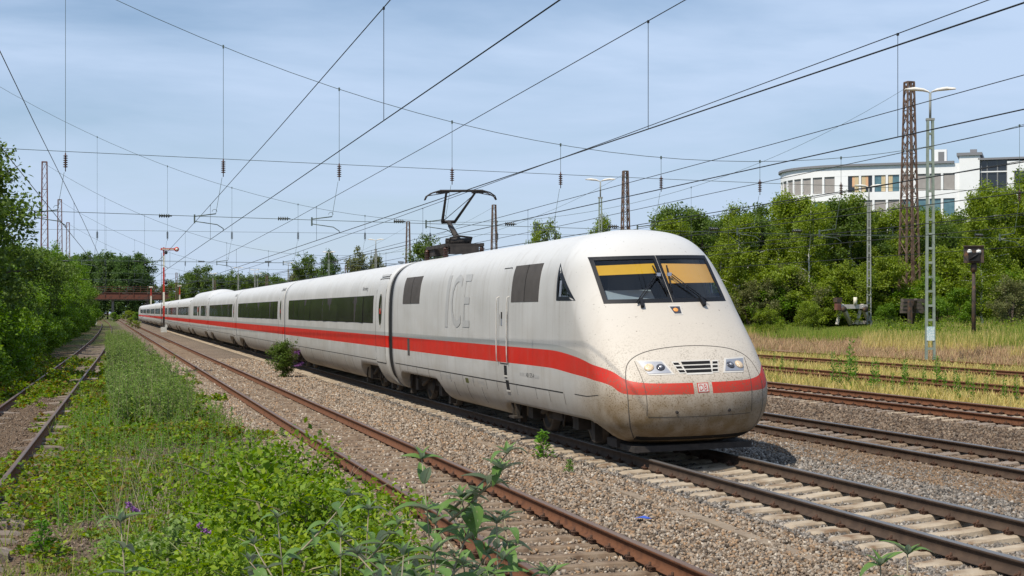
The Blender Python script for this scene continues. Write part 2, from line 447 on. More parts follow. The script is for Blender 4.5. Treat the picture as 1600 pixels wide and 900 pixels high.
def npmesh(name, V, F, mats, mi=None, smooth=False):
    V = np.asarray(V, np.float32); F = np.asarray(F, np.int32)
    me = bpy.data.meshes.new(name)
    k = F.shape[1]
    me.vertices.add(len(V)); me.vertices.foreach_set('co', V.ravel())
    me.loops.add(F.size); me.loops.foreach_set('vertex_index', F.ravel())
    me.polygons.add(len(F))
    me.polygons.foreach_set('loop_start', np.arange(0, F.size, k, dtype=np.int32))
    me.polygons.foreach_set('loop_total', np.full(len(F), k, np.int32))
    if mi is not None: me.polygons.foreach_set('material_index', np.asarray(mi, np.int32))
    if smooth: me.polygons.foreach_set('use_smooth', np.ones(len(F), bool))
    for m in (mats if isinstance(mats, (list, tuple)) else [mats]): me.materials.append(MATS[m])
    me.update(); me.validate()
    return me

def obj(name, me, parent=None, loc=None, rot=None, scale=None):
    o = bpy.data.objects.new(name, me)
    if loc is not None: o.location = loc
    if rot is not None: o.rotation_euler = rot
    if scale is not None: o.scale = scale
    return link(o, parent)

class MB:
    def __init__(s): s.v = []; s.f = []; s.m = []; s.sm = []
    def add(s, vs, fs, mi=0, smooth=False):
        b = len(s.v); s.v += [tuple(p) for p in vs]
        for f in fs: s.f.append(tuple(i + b for i in f)); s.m.append(mi); s.sm.append(smooth)
        return s
    def box(s, c, d, mi=0, rz=0, M=None):
        x, y, z = d[0] / 2, d[1] / 2, d[2] / 2
        vs = [Vector((a, b, e)) for e in (-z, z) for b in (-y, y) for a in (-x, x)]
        if M is None: M = Matrix.Rotation(rz, 3, 'Z')
        vs = [M @ v + Vector(c) for v in vs]
        return s.add(vs, [(0, 2, 3, 1), (4, 5, 7, 6), (0, 1, 5, 4), (2, 6, 7, 3), (0, 4, 6, 2), (1, 3, 7, 5)], mi)
    def bar(s, p0, p1, w, h, mi=0, up=(0, 0, 1)):
        p0, p1 = Vector(p0), Vector(p1); d = (p1 - p0).normalized(); u = Vector(up)
        if abs(d.dot(u)) > .98: u = Vector((1, 0, 0))
        a = d.cross(u).normalized() * w / 2; b = a.normalized().cross(d) * h / 2
        vs = [q + e * a + g * b for q in (p0, p1) for e, g in ((-1, -1), (1, -1), (1, 1), (-1, 1))]
        return s.add(vs, [(0, 3, 2, 1), (4, 5, 6, 7), (0, 1, 5, 4), (1, 2, 6, 5), (2, 3, 7, 6), (3, 0, 4, 7)], mi)
    def tube(s, pts, r, n=6, mi=0, cap=True):
        pts = [Vector(p) for p in pts]; rr = [float(q) for q in r] if isinstance(r, (list, tuple)) else [float(r)] * len(pts)
        vs = []; up = Vector((.13, .31, .94))
        for i, p in enumerate(pts):
            d = (pts[min(i + 1, len(pts) - 1)] - pts[max(i - 1, 0)]).normalized()
            a = d.cross(up)
            if a.length < .05: a = d.cross(Vector((1, 0, 0)))
            a.normalize(); b = d.cross(a)
            vs += [p + rr[i] * (math.cos(2 * math.pi * k / n) * a + math.sin(2 * math.pi * k / n) * b) for k in range(n)]
        fs = [(i * n + k, i * n + (k + 1) % n, (i + 1) * n + (k + 1) % n, (i + 1) * n + k) for i in range(len(pts) - 1) for k in range(n)]
        if cap: fs += [tuple(range(n))[::-1], tuple(range((len(pts) - 1) * n, len(pts) * n))]
        return s.add(vs, fs, mi, n > 4)
    def lathe(s, prof, o=(0, 0, 0), axis='Z', n=12, mi=0):
        vs = []; o = Vector(o)
        for r, z in prof:
            for k in range(n):
                c, q = r * math.cos(2 * math.pi * k / n), r * math.sin(2 * math.pi * k / n)
                vs.append(o + Vector({'Z': (c, q, z), 'X': (z, c, q), 'Y': (q, z, c)}[axis]))
        fs = [(i * n + k, i * n + (k + 1) % n, (i + 1) * n + (k + 1) % n, (i + 1) * n + k) for i in range(len(prof) - 1) for k in range(n)]
        fs += [tuple(range(n))[::-1], tuple(range((len(prof) - 1) * n, len(prof) * n))]
        return s.add(vs, fs, mi, True)
    def mesh(s, name, mats):
        me = bpy.data.meshes.new(name); me.from_pydata(s.v, [], s.f)
        for m in (mats if isinstance(mats, (list, tuple)) else [mats]): me.materials.append(MATS[m])
        me.polygons.foreach_set('material_index', s.m); me.polygons.foreach_set('use_smooth', s.sm); me.update()
        return me
    def build(s, name, mats, parent=None, loc=None, rot=None):
        return obj(name, s.mesh(name, mats), parent, loc, rot)

_h = rng.random((256, 256))
def vn(x, y, s, o=0):
    x = np.asarray(x) / s + 37.3 + o * 11.7; y = np.asarray(y) / s + 91.1 + o * 5.3
    i = np.floor(x).astype(int); j = np.floor(y).astype(int); a = x - i; b = y - j
    a = a * a * (3 - 2 * a); b = b * b * (3 - 2 * b)
    g = lambda p, q: _h[p % 256, q % 256]
    return (g(i, j) * (1 - a) + g(i + 1, j) * a) * (1 - b) + (g(i, j + 1) * (1 - a) + g(i + 1, j + 1) * a) * b
def fbm(x, y, s, o=0):
    return (vn(x, y, s, o) * 4 + vn(x, y, s / 2.1, o + 1) * 2 + vn(x, y, s / 4.3, o + 2)) / 7

# ------------------------------------------------------------------ the lie of the land
GX = [-200, -40, -12, -6, -3.6, -3.0, -2.7, -1.6, -1.2, 2.6, 3.2, 7.7, 8.1, 10.9, 11.4, 16.4, 17.8, 21.5, 23, 26.5, 31.5, 36, 40, 57, 70, 110, 600]
GZ = [3.0, 2.2, 1.0, .35, -.12, -.22, -.188, -.188, -.27, -.27, -.235, -.235, -.262, -.262, -.235, -.225, -.07, -.03, .02, .10, .13, .22, .42, 1.15, 1.5, 3.0, 3.0]
def gz(x, y):
    z = np.interp(x, GX, GZ)
    near = np.interp(x, [-4, -2.9, 2.6, 3.3, 17, 35, 45], [.2, .05, .05, .02, .02, .06, .25])
    return z + (fbm(x, y, 2.3) - .5) * near
def lx(y):   # centre of the left-hand siding
    return np.interp(y, [-40, 10, 22.7, 44.6, 64, 83, 108, 137, 170, 210, 260, 330, 700], [-2.9, -2.45, -2.2, -1.80, -1.45, -1.10, -.72, -.36, -.10, .10, .2, .15, -3.0])

def build_ground():
    xs = np.concatenate([np.arange(-200, -20, 15), np.arange(-20, -6, 1), np.arange(-6, 24, .28), np.arange(24, 60, .8), np.arange(60, 120, 6), np.arange(120, 900, 60)])
    ys = np.concatenate([np.arange(-40, 6, 3), np.arange(6, 45, .28), np.arange(45, 140, 1.2), np.arange(140, 300, 8), np.arange(300, 2400, 60)])
    X, Y = np.meshgrid(xs, ys)
    Z = gz(X, Y)
    n, m = X.shape
    V = np.stack([X, Y, Z], -1).reshape(-1, 3)
    i = np.arange(n * m).reshape(n, m)
    F = np.stack([i[:-1, :-1], i[:-1, 1:], i[1:, 1:], i[1:, :-1]], -1).reshape(-1, 4)
    me = npmesh('ground', V, F, 'ground', smooth=True)
    x, y = V[:, 0], V[:, 1]
    zones = [(-200, (.07, .10, .03)), (-4, (.06, .075, .028)), (-3, (.12, .085, .055)), (-1.2, (.15, .105, .07)), (-.4, (.13, .098, .07)), (2.4, (.115, .10, .075)), (3.3, (.19, .145, .105)),
             (4.6, (.18, .14, .105)), (6.0, (.205, .16, .12)), (8, (.195, .16, .125)), (11.5, (.12, .11, .10)), (12.6, (.13, .11, .09)), (13.4, (.16, .115, .075)), (14.5, (.10, .085, .07)), (16.5, (.10, .075, .058)),
             (18.3, (.105, .08, .06)), (21, (.13, .105, .075)), (22.2, (.30, .24, .10)), (26, (.28, .22, .11)), (33, (.27, .21, .11)), (36, (.24, .16, .10)), (44, (.25, .19, .10)), (48, (.17, .18, .06)), (60, (.08, .11, .03)), (600, (.07, .10, .03))]
    zx = [a for a, _ in zones]
    C = np.stack([np.interp(x, zx, [c[k] for _, c in zones]) for k in range(3)] + [np.ones(len(x))], -1)
    far = (np.clip((y - 70) / 60, 0, 1) * np.clip((3.0 - x) / .6, 0, 1) * np.clip((x + 4) / 1, 0, 1) * np.clip(fbm(x, y, 7, 6) * 3 - .9, 0, 1))[:, None]
    C[:, :3] = C[:, :3] * (1 - far) + np.array([.12, .14, .045]) * far
    f = fbm(x, y, 3.0, 5)[:, None]
    C[:, :3] *= .8 + .4 * f
    at = me.color_attributes.new('tone', 'FLOAT_COLOR', 'POINT')
    at.data.foreach_set('color', C.astype(np.float32).ravel())
    tag(obj('ground', me), kind='structure')
build_ground()

# ------------------------------------------------------------------ railway tracks
RAILP = [(-.075, 0), (-.075, .012), (-.014, .034), (-.012, .122), (-.037, .136), (-.037, .162), (-.027, .172), (.027, .172), (.037, .162), (.037, .136), (.012, .122), (.014, .034), (.075, .012), (.075, 0)]
def rail_mesh(name, path, mats):
    """path: list of (x, y, ztop)"""
    P = np.array(path); n = len(P); k = len(RAILP)
    T = np.gradient(P[:, :2], axis=0); T /= np.linalg.norm(T, axis=1)[:, None]
    V = np.zeros((n, k, 3))
    for j, (a, b) in enumerate(RAILP):
        V[:, j, 0] = P[:, 0] + a * T[:, 1]; V[:, j, 1] = P[:, 1] - a * T[:, 0]; V[:, j, 2] = P[:, 2] - .172 + b
    F = []; mi = []
    for i in range(n - 1):
        for j in range(k):
            q = (j + 1) % k
            F.append((i * k + j, i * k + q, (i + 1) * k + q, (i + 1) * k + j)); mi.append(1 if j in (5, 6, 7) else 0)
    return npmesh(name, V.reshape(-1, 3), F, mats, mi)

def sleeper_concrete(mname, seed):
    r = random.Random(seed); mb = MB()
    st = [(-1.3, -.03, .125), (-1.22, 0, .135), (-.95, .012, .14), (-.70, .014, .14), (-.48, -.005, .125), (-.22, -.028, .108), (0, -.034, .104), (.22, -.028, .108), (.48, -.005, .125), (.70, .014, .14), (.95, .012, .14), (1.22, 0, .135), (1.3, -.03, .125)]
    vs = []
    for x, t, w in st:
        j = r.uniform(-.006, .006); t += r.uniform(-.004, .004)
        vs += [(x, -w - .03 + j, -.2), (x, -w + j, t - .02), (x, -w + .025 + j, t), (x, w - .025 + j, t), (x, w + j, t - .02), (x, w + .03 + j, -.2)]
    fs = [(i * 6 + k, (i + 1) * 6 + k, (i + 1) * 6 + k + 1, i * 6 + k + 1) for i in range(len(st) - 1) for k in range(5)]
    fs += [(0, 1, 2, 3, 4, 5), tuple((len(st) - 1) * 6 + k for k in range(5, -1, -1))]
    mb.add(vs, fs); return mb.mesh('sleeper', mname)

def sleeper_steel(mname, seed):
    r = random.Random(seed); mb = MB(); vs = []
    st = [(-1.25, -.05, .06), (-1.15, -.005, .07), (-.75, .006, .075), (-.4, 0, .07), (0, -.006, .068), (.4, 0, .07), (.75, .006, .075), (1.15, -.005, .07), (1.25, -.05, .06)]
    for x, t, w in st:
        j = r.uniform(-.006, .006); t += r.uniform(-.006, .006)
        vs += [(x, -w - .06 + j, t - .12), (x, -w + j, t - .012), (x, -w * .6 + j, t), (x, w * .6 + j, t), (x, w + j, t - .012), (x, w + .06 + j, t - .12)]
    fs = [(i * 6 + k, (i + 1) * 6 + k, (i + 1) * 6 + k + 1, i * 6 + k + 1) for i in range(len(st) - 1) for k in range(5)]
    mb.add(vs, fs); return mb.mesh('sleeper', mname)

def sleeper_wood(mname, seed):
    r = random.Random(seed); mb = MB()
    mb.box((0, 0, -.07), (2.5, .24 + r.uniform(-.02, .02), .16)); return mb.mesh('sleeper', mname)

def clip_mesh():
    mb = MB()
    mb.box((.045, 0, .012), (.07, .11, .028))
    mb.tube([(.02, -.055, .03), (.07, -.06, .045), (.10, -.03, .035), (.06, 0, .058), (.10, .03, .035), (.07, .06, .045), (.02, .055, .03)], .011, 5)
    mb.tube([(.055, 0, .02), (.055, 0, .085)], .014, 6)
    return mb.mesh('clip', 'clip_rust')
CLIP = clip_mesh()

def railway_track(label, xc, kind, smats, rmats, y0, y1, part_to, stuff_to, clips_to, pitch=.62, dz=0, cant=0, jitter=0.0, group='parallel railway tracks'):
    xf = xc if callable(xc) else (lambda y: xc + 0 * np.asarray(y, float))
    t = thing('railway_track', label, 'track', (0, 0, 0), group=group)
    ys = np.arange(y0, y1 + .1, 12.0) if callable(xc) else np.array([y0, 40., 120., 300., y1])
    for s in (-1, 1):
        X = xf(ys) + s * .7525
        obj('rail', rail_mesh('rail', np.stack([X, ys, np.full(len(ys), dz + s * cant)], -1), rmats), t)
    fn = {'concrete': sleeper_concrete, 'steel': sleeper_steel, 'wood': sleeper_wood}[kind]
    var = [fn(smats[i % len(smats)], 50 + i) for i in range(4)]
    y = max(y0, 6.0); zs = dz - .186; rest = []; restclips = []
    while y < stuff_to:
        x = float(xf(y)); ry = -math.atan2(cant, .7525)
        jz = rng.uniform(-jitter, jitter); jr = rng.uniform(-.012, .012)
        if y < part_to:
            sl = obj('sleeper', var[int(rng.integers(4))], t, (x, y, zs + jz), (0, ry, jr))
            if y < clips_to:
                for s in (-1, 1):
                    for q in (-1, 1):
                        obj('clip', CLIP, sl, (s * .7525 + q * .062, 0, .012), (0, 0, 0 if q > 0 else math.pi))
        else:
            rest.append((x, y, zs + jz, ry))
        y += pitch
    if rest:
        me = var[0]; v0 = np.array([v.co for v in me.vertices]); f0 = [tuple(p.vertices) for p in me.polygons]
        mb = MB()
        for x, y, z, ry in rest:
            c, q = math.cos(ry), math.sin(ry)
            mb.add([(x + v[0] * c + v[2] * q, y + v[1], z - v[0] * q + v[2] * c) for v in v0], f0)
        tag(mb.build('distant_sleepers', smats[0], t), kind='stuff')
    return t

TX, NX = 9.5, 4.66
CANT = .0245
railway_track('track with pale concrete sleepers that the white train runs on', TX, 'concrete', ['concrete_pale'], ['rail_rust_dark', 'rail_head_used'], -20, 900, 75, 240, 36, cant=.0184, jitter=.006)
railway_track('empty rusty track with steel sleepers next to the weeds', NX, 'steel', ['steel_sleeper'], ['rail_rust', 'rail_head_dull'], -20, 700, 75, 130, 26, pitch=.63, jitter=.006)
railway_track('overgrown siding curving along the leafy hedge', lx, 'concrete', ['wood_sleeper', 'concrete_dark'], ['rail_rust', 'rail_head_dull'], -20, 640, 70, 120, 0, dz=-.02, jitter=.045)
railway_track('empty track directly right of the train nose', 14.5, 'concrete', ['concrete_dark', 'steel_sleeper'], ['rail_rust_dark', 'rail_head_used'], -20, 900, 70, 120, 40, dz=0.0, cant=.02, jitter=.006)
railway_track('brown railed track at the edge of the dry grass', 19.6, 'concrete', ['concrete_dark', 'concrete_pale'], ['rail_rust', 'rail_head_dull'], -20, 900, 80, 120, 46, dz=.19, cant=.02)
railway_track('rusty grassy track third beyond the train', 24.6, 'wood', ['wood_sleeper'], ['rail_rust', 'rail_rust'], -20, 900, 60, 61, 0, pitch=.65, dz=.29, jitter=.02)
railway_track('rusty grassy track fourth beyond the train', 29.8, 'wood', ['wood_sleeper'], ['rail_rust', 'rail_rust'], -20, 900, 60, 61, 0, pitch=.65, dz=.36, jitter=.02)
railway_track('farthest rusty track half buried beside the tall yard lamp', 34.3, 'wood', ['wood_sleeper'], ['rail_rust', 'rail_rust'], -20, 900, 60, 61, 0, pitch=.65, dz=.31, jitter=.03)

# ballast stones
def stones(name, X, Y, Zoff, size, m, label):
    n = len(X)
    base = np.array([(1, 0, 0), (-1, 0, 0), (0, 1, 0), (0, -1, 0), (0, 0, 1), (0, 0, -1)], float)
    tri = np.array([(0, 2, 4), (2, 1, 4), (1, 3, 4), (3, 0, 4), (2, 0, 5), (1, 2, 5), (3, 1, 5), (0, 3, 5)])
    V = base[None] * rng.uniform(.55, 1.15, (n, 6, 1)) + rng.normal(0, .16, (n, 6, 3))
    V *= rng.uniform(.65, 1.25, (n, 1, 3))
    q = rng.normal(size=(n, 4)); q /= np.linalg.norm(q, axis=1)[:, None]
    w, x, y, z = q.T
    Rm = np.stack([1 - 2 * (y * y + z * z), 2 * (x * y - z * w), 2 * (x * z + y * w), 2 * (x * y + z * w), 1 - 2 * (x * x + z * z), 2 * (y * z - x * w), 2 * (x * z - y * w), 2 * (y * z + x * w), 1 - 2 * (x * x + y * y)], -1).reshape(n, 3, 3)
    V = np.einsum('nij,nkj->nki', Rm, V) * size[:, None, None]
    V += np.stack([X, Y, gz(X, Y) + Zoff], -1)[:, None, :]
    F = (tri[None] + (np.arange(n) * 6)[:, None, None]).reshape(-1, 3)
    return tag(obj(name, npmesh(name, V.reshape(-1, 3), F, m)), label, 'ballast', kind='stuff')

def scatter(n, x0, x1, y0, y1, pw=1.6):
    """points denser towards the camera, kept to what the yard shows"""
    y = y0 + (y1 - y0) * rng.random(n) ** pw
    x = rng.uniform(x0, x1, n)
    k = (x < .72 * y + 2.5) & (x > -.075 * y - 1.2)
    return x[k], y[k]

def ballast():
    x, y = scatter(135000, 2.6, 8.0, 9.5, 85, 2.1)
    k = ~((np.abs(x - NX) < .78) & (rng.random(len(x)) < .55)) & (rng.random(len(x)) < np.clip((x - 2.35 - .8 * fbm(x, y, 3, 3)) * 3, 0, 1))
    k2 = (np.abs(x - NX) < 1.25) & (np.abs((y - 6 + .315) % .63 - .315) < .085) & (rng.random(len(x)) < .85)
    x, y = x[k][~k2[k]], y[k][~k2[k]]
    s = (.019 + .017 * rng.random(len(x))) * np.clip(.75 + y / 45, 1, 2.4)
    stones('ballast', x, y, rng.uniform(-.005, .022, len(x)), s, 'stone', 'brown grey ballast around the empty track and beside the train')
    x, y = scatter(85000, 8.0, 13.2, 13, 55, 1.9)
    k2 = (np.abs(x - TX) < 1.32) & (np.abs((y - 6 + .31) % .62 - .31) < .135) & (rng.random(len(x)) < .86)
    x, y = x[~k2], y[~k2]
    s = (.021 + .018 * rng.random(len(x))) * np.clip(.75 + y / 45, 1, 1.7)
    stones('ballast', x, y, rng.uniform(-.005, .02, len(x)), s, 'stone_grey', 'grey ballast under the train and before its nose')
    x, y = scatter(75000, 12.9, 21.6, 19, 70, 1.6)
    s = (.022 + .02 * rng.random(len(x))) * np.clip(.75 + y / 45, 1, 1.7)
    stones('ballast', x, y, rng.uniform(-.01, .018, len(x)), s, 'stone_brown', 'dark brown ballast between the tracks right of the train')
    x, y = scatter(26000, 12.2, 14.0, 18, 60, 1.7); s = .018 + .018 * rng.random(len(x))
    stones('ballast', x, y, rng.uniform(0, .02, len(x)) + .006, s, 'stone_rust', 'rusty tan ballast along the near rail of the track right of the nose')
    x, y = scatter(34000, -3.1, 3.2, 12, 48, 1.7)
    s = .015 + .02 * rng.random(len(x))
    stones('ballast', x, y, rng.uniform(-.01, .012, len(x)), s, 'stone_brown', 'brown gravel showing through the weeds by the siding')
ballast()

# buried cable trough: slabs in a row
tr = thing('cable_trough', 'half buried row of concrete trough slabs in ballast beside train', 'cable duct', (7.32, 0, 0))
for i in range(70):
    y = 12 + i * 1.02
    if rng.random() < .12: continue
    mb = MB(); mb.box((0, 0, 0), (.20 + rng.uniform(-.03, .02), .98, .08)); 
    obj('slab', mb.mesh('slab', 'trough'), tr, (rng.uniform(-.025, .025), y, -.243 + rng.uniform(-.012, .012)), (rng.uniform(-.03, .03), rng.uniform(-.05, .05), rng.uniform(-.02, .02)))

# ------------------------------------------------------------------ the train
ZC = 2.0
HP = [(0, .22), (.85, .22), (1.15, .30), (1.34, .48), (1.45, .74), (1.505, 1.05), (1.515, 1.4), (1.51, 2.0), (1.49, 2.6), (1.46, 2.95), (1.40, 3.28), (1.27, 3.55), (1.04, 3.76), (.72, 3.88), (.35, 3.94), (0, 3.955)]
def make_rs(hp, it=3):
    P = np.array(hp + [(-x, z) for x, z in hp[::-1][1:-1]], float)
    for _ in range(it):
        Q = np.roll(P, -1, 0); P = np.stack([P * .75 + Q * .25, P * .25 + Q * .75], 1).reshape(-1, 2)
    a = np.arctan2(P[:, 1] - ZC, P[:, 0]); r = np.hypot(P[:, 0], P[:, 1] - ZC); o = np.argsort(a)
    return (lambda ph: np.interp(ph, a[o], r[o], period=2 * math.pi)), P
RS, SECP = make_rs(HP)
_zt = np.linspace(-.5, 5, 1100)
_PZ = [(-.5, 3.2), (.1, .75), (.2, .50), (.32, .32), (.45, .19), (.62, .08), (.8, .015), (1.0, 0.0), (1.2, .03), (1.35, .12), (1.55, .30), (1.83, .56), (2.46, 1.20), (2.62, 1.34), (3.376, 2.08), (3.7, 2.42), (3.92, 2.75), (4.05, 3.4), (5, 9)]
_pt = np.interp(_zt, [p[0] for p in _PZ], [p[1] for p in _PZ])
_g = np.exp(-.5 * (np.arange(-40, 41) * .005 / .06) ** 2); _g /= _g.sum()
_pt = np.convolve(np.pad(_pt, 40, mode='edge'), _g, 'valid')
def Fn(x, u, z, rs=RS):
    dz = z - ZC; r = np.hypot(x, dz); fs = r - rs(np.arctan2(dz, x))
    ff = (np.interp(z, _zt, _pt) + .22 * np.abs(x) ** 2.4 + .05 * x * x * np.clip(z - 1.8, 0, 2) - u) * .72
    k = .34; d = np.abs(fs - ff)
    return np.maximum(fs, ff) + np.maximum(k - d, 0) ** 2 / (4 * k)

def bisect(fn, lo, hi, it=40):
    """fn>0 at lo side? finds the root between lo and hi (fn(lo)>0, fn(hi)<0)"""
    lo = lo.copy(); hi = hi.copy()
    for _ in range(it):
        m = (lo + hi) / 2; s = fn(m) > 0
        lo = np.where(s, m, lo); hi = np.where(s, hi, m)
    return (lo + hi) / 2
def grad(x, u, z, rs=RS):
    e = .004
    g = np.stack([Fn(x + e, u, z, rs) - Fn(x - e, u, z, rs), Fn(x, u + e, z, rs) - Fn(x, u - e, z, rs), Fn(x, u, z + e, rs) - Fn(x, u, z - e, rs)], -1)
    return g / np.linalg.norm(g, axis=-1, keepdims=True)
def on_front(x, z, off=0.0):
    x = np.asarray(x, float); z = np.asarray(z, float)
    u = bisect(lambda u: Fn(x, u, z), np.full(x.shape, -1.0), np.full(x.shape, 4.5))
    return np.stack([x, u, z], -1) + grad(x, u, z) * off
def on_side(u, z, off=0.0, side=-1):
    u = np.asarray(u, float); z = np.asarray(z, float)
    x = bisect(lambda a: Fn(side * a, u, z), np.full(u.shape, 2.2), np.full(u.shape, .2)) * side
    return np.stack([x, u, z], -1) + grad(x, u, z) * off

def sheet(P, nrm_hint, depth=.02):
    """grid of points P[n,m,3] as a slab with sides going back by depth"""
    n, m = P.shape[:2]
    a = P[1, 0] - P[0, 0]; b = P[0, 1] - P[0, 0]
    flip = np.dot(np.cross(a, b), nrm_hint) < 0
    idx = np.arange(n * m).reshape(n, m)
    F = [(idx[i, j], idx[i + 1, j], idx[i + 1, j + 1], idx[i, j + 1]) for i in range(n - 1) for j in range(m - 1)]
    V = [tuple(p) for p in P.reshape(-1, 3)]
    ring = list(idx[0, :]) + list(idx[1:, -1]) + list(idx[-1, ::-1][1:]) + list(idx[::-1, 0][1:-1])
    base = len(V); h = np.array(nrm_hint, float); q = len(ring)
    for k in ring: V.append(V[k])
    for k in ring: V.append(tuple(np.array(V[k]) - h * depth))
    for k in range(q):
        F.append((base + (k + 1) % q, base + k, base + q + k, base + q + (k + 1) % q)[::-1])
    if flip: F = [f[::-1] for f in F]
    mb = MB(); mb.add(V, F); 
    for k in range((n - 1) * (m - 1)): mb.sm[k] = True
    return mb
def quad_grid(c, n, m):
    """corners c = tl, tr, br, bl in 2D -> grid n x m"""
    c = np.array(c, float); s = np.linspace(0, 1, n)[:, None, None]; t = np.linspace(0, 1, m)[None, :, None]
    return (c[0] * (1 - t) + c[1] * t) * (1 - s) + (c[3] * (1 - t) + c[2] * t) * s
def front_patch(c, off, n=6, m=8, depth=.02):
    g = quad_grid(c, n, m); P = on_front(g[..., 0], g[..., 1], off)
    return sheet(P, np.mean(grad(P[..., 0].ravel(), P[..., 1].ravel(), P[..., 2].ravel()), 0), depth)
def side_patch(c, off, n=4, m=6, depth=.02, side=-1):
    g = quad_grid(c, n, m); P = on_side(g[..., 0], g[..., 1], off, side)
    return sheet(P, (side, 0, 0), depth)
def rect(u0, u1, z0, z1): return [(u1, z1), (u0, z1), (u0, z0), (u1, z0)]
def ribbon(path, w, surf, off=.003, close=False):
    path = np.array(path, float); t = np.gradient(path, axis=0); t /= np.linalg.norm(t, axis=1)[:, None]
    nrm = np.stack([-t[:, 1], t[:, 0]], -1) * w / 2
    A = path + nrm; B = path - nrm
    P = np.stack([surf(A[:, 0], A[:, 1], off), surf(B[:, 0], B[:, 1], off)], 1)
    c = P.mean((0, 1)); h = grad(*[np.array([v]) for v in c])[0]
    return sheet(P, h, .008)
def curve_pts(pts, k=8):
    pts = np.array(pts, float); n = len(pts); out = []
    for i in range(n - 1):
        p0, p1, p2, p3 = pts[max(i - 1, 0)], pts[i], pts[i + 1], pts[min(i + 2, n - 1)]
        for s in np.linspace(0, 1, k, endpoint=False):
            out.append(.5 * ((2 * p1) + (-p0 + p2) * s + (2 * p0 - 5 * p1 + 4 * p2 - p3) * s * s + (-p0 + 3 * p1 - 3 * p2 + p3) * s ** 3))
    out.append(pts[-1]); return np.array(out)

def text_mesh(s, shear=0.0):
    cu = bpy.data.curves.new('lettering', 'FONT'); cu.body = s; cu.shear = shear; cu.resolution_u = 3
    o = bpy.data.objects.new('lettering', cu); COL.objects.link(o)
    bpy.context.view_layer.update()
    me = bpy.data.meshes.new_from_object(o.evaluated_get(bpy.context.evaluated_depsgraph_get()))
    bpy.data.objects.remove(o); bpy.data.curves.remove(cu)
    v = np.array([w.co[:2] for w in me.vertices]); f = [tuple(p.vertices) for p in me.polygons]
    bpy.data.meshes.remove(me)
    v -= v.min(0); v /= v.max(0)
    return v, f
def lettering(s, u_left, u_right, z0, z1, surf, off, m, parent, name='lettering', shear=0.0):
    v, f = text_mesh(s, shear)
    a = u_left + (u_right - u_left) * v[:, 0]; b = z0 + (z1 - z0) * v[:, 1]
    P = surf(a, b, off); mb = MB()
    g = np.mean(grad(P[:, 0], P[:, 1], P[:, 2]), 0)
    if f:
        q = P[list(f[0])[:3]]
        flip = np.dot(np.cross(q[1] - q[0], q[2] - q[0]), g) < 0
    mb.add(P, [t[::-1] if flip else t for t in f]); return mb.build(name, m, parent)

def body_rings(rs, zb, stations, front=None, nphi=200):
    """rings by station; zb(u) is the floor line; front adds a rounded nose in polar rows about u=front"""
    pa = np.arctan2(SECP[:, 1] - ZC, SECP[:, 0]); 
    s = np.concatenate([[0], np.cumsum(np.linalg.norm(np.diff(np.vstack([SECP, SECP[:1]]), axis=0), axis=1))])
    pa = np.unwrap(np.append(pa, pa[0] + (2 * math.pi if pa[1] > pa[0] else -2 * math.pi)))
    ph = np.interp(np.linspace(0, s[-1], nphi, endpoint=False), s, pa)
    rows = []
    if front is not None:
        for psi in np.radians(np.linspace(88.5, 1.0, 96)):
            d = np.stack([np.cos(ph) * math.cos(psi), -np.full(nphi, math.sin(psi)), np.sin(ph) * math.cos(psi)], -1)
            def G(t):
                x = d[:, 0] * t; u = front + d[:, 1] * t; z = ZC + d[:, 2] * t
                return np.maximum(Fn(x, u, z, rs), zb(u) - z)
            t = bisect(G, np.full(nphi, 6.0), np.full(nphi, .01))
            rows.append(np.stack([d[:, 0] * t, front + d[:, 1] * t, ZC + d[:, 2] * t], -1))
    for u in stations:
        r = rs(ph)
        if front is not None:
            r = bisect(lambda t: Fn(np.cos(ph) * t, np.full(nphi, u), ZC + np.sin(ph) * t, rs), np.full(nphi, 4.0), np.full(nphi, .1))
        sn = np.sin(ph); lim = np.where(sn < -1e-6, (ZC - zb(np.array([u]))[0]) / np.maximum(-sn, 1e-6), 99)
        r = np.minimum(r, lim)
        rows.append(np.stack([np.cos(ph) * r, np.full(nphi, u), ZC + np.sin(ph) * r], -1))
    return np.array(rows)

def rings_mesh(name, rows, m, cap0, cap1, cut=None):
    n, k = rows.shape[:2]
    V = rows.reshape(-1, 3); i = np.arange(n * k).reshape(n, k)
    F = np.stack([i[:-1], np.roll(i, -1, 1)[:-1], np.roll(i, -1, 1)[1:], i[1:]], -1).reshape(-1, 4)
    # outward orientation
    f = F[(n // 2) * k + 5]; c = V[f].mean(0); nn = np.cross(V[f[1]] - V[f[0]], V[f[2]] - V[f[0]])
    if np.dot(nn, c - np.array([0, c[1], ZC])) < 0: F = F[:, ::-1]
    if cut is not None: F = F[~cut(V)[F].any(1)]
    me = bpy.data.meshes.new(name)
    faces = [tuple(f) for f in F.tolist()]; sm = [True] * len(faces)
    if cap0: faces.append(tuple(range(k))); sm.append(False)
    if cap1: faces.append(tuple(range((n - 1) * k, n * k))[::-1]); sm.append(False)
    me.from_pydata(V.tolist(), [], faces); me.materials.append(MATS[m]); me.polygons.foreach_set('use_smooth', sm); me.update()
    return me

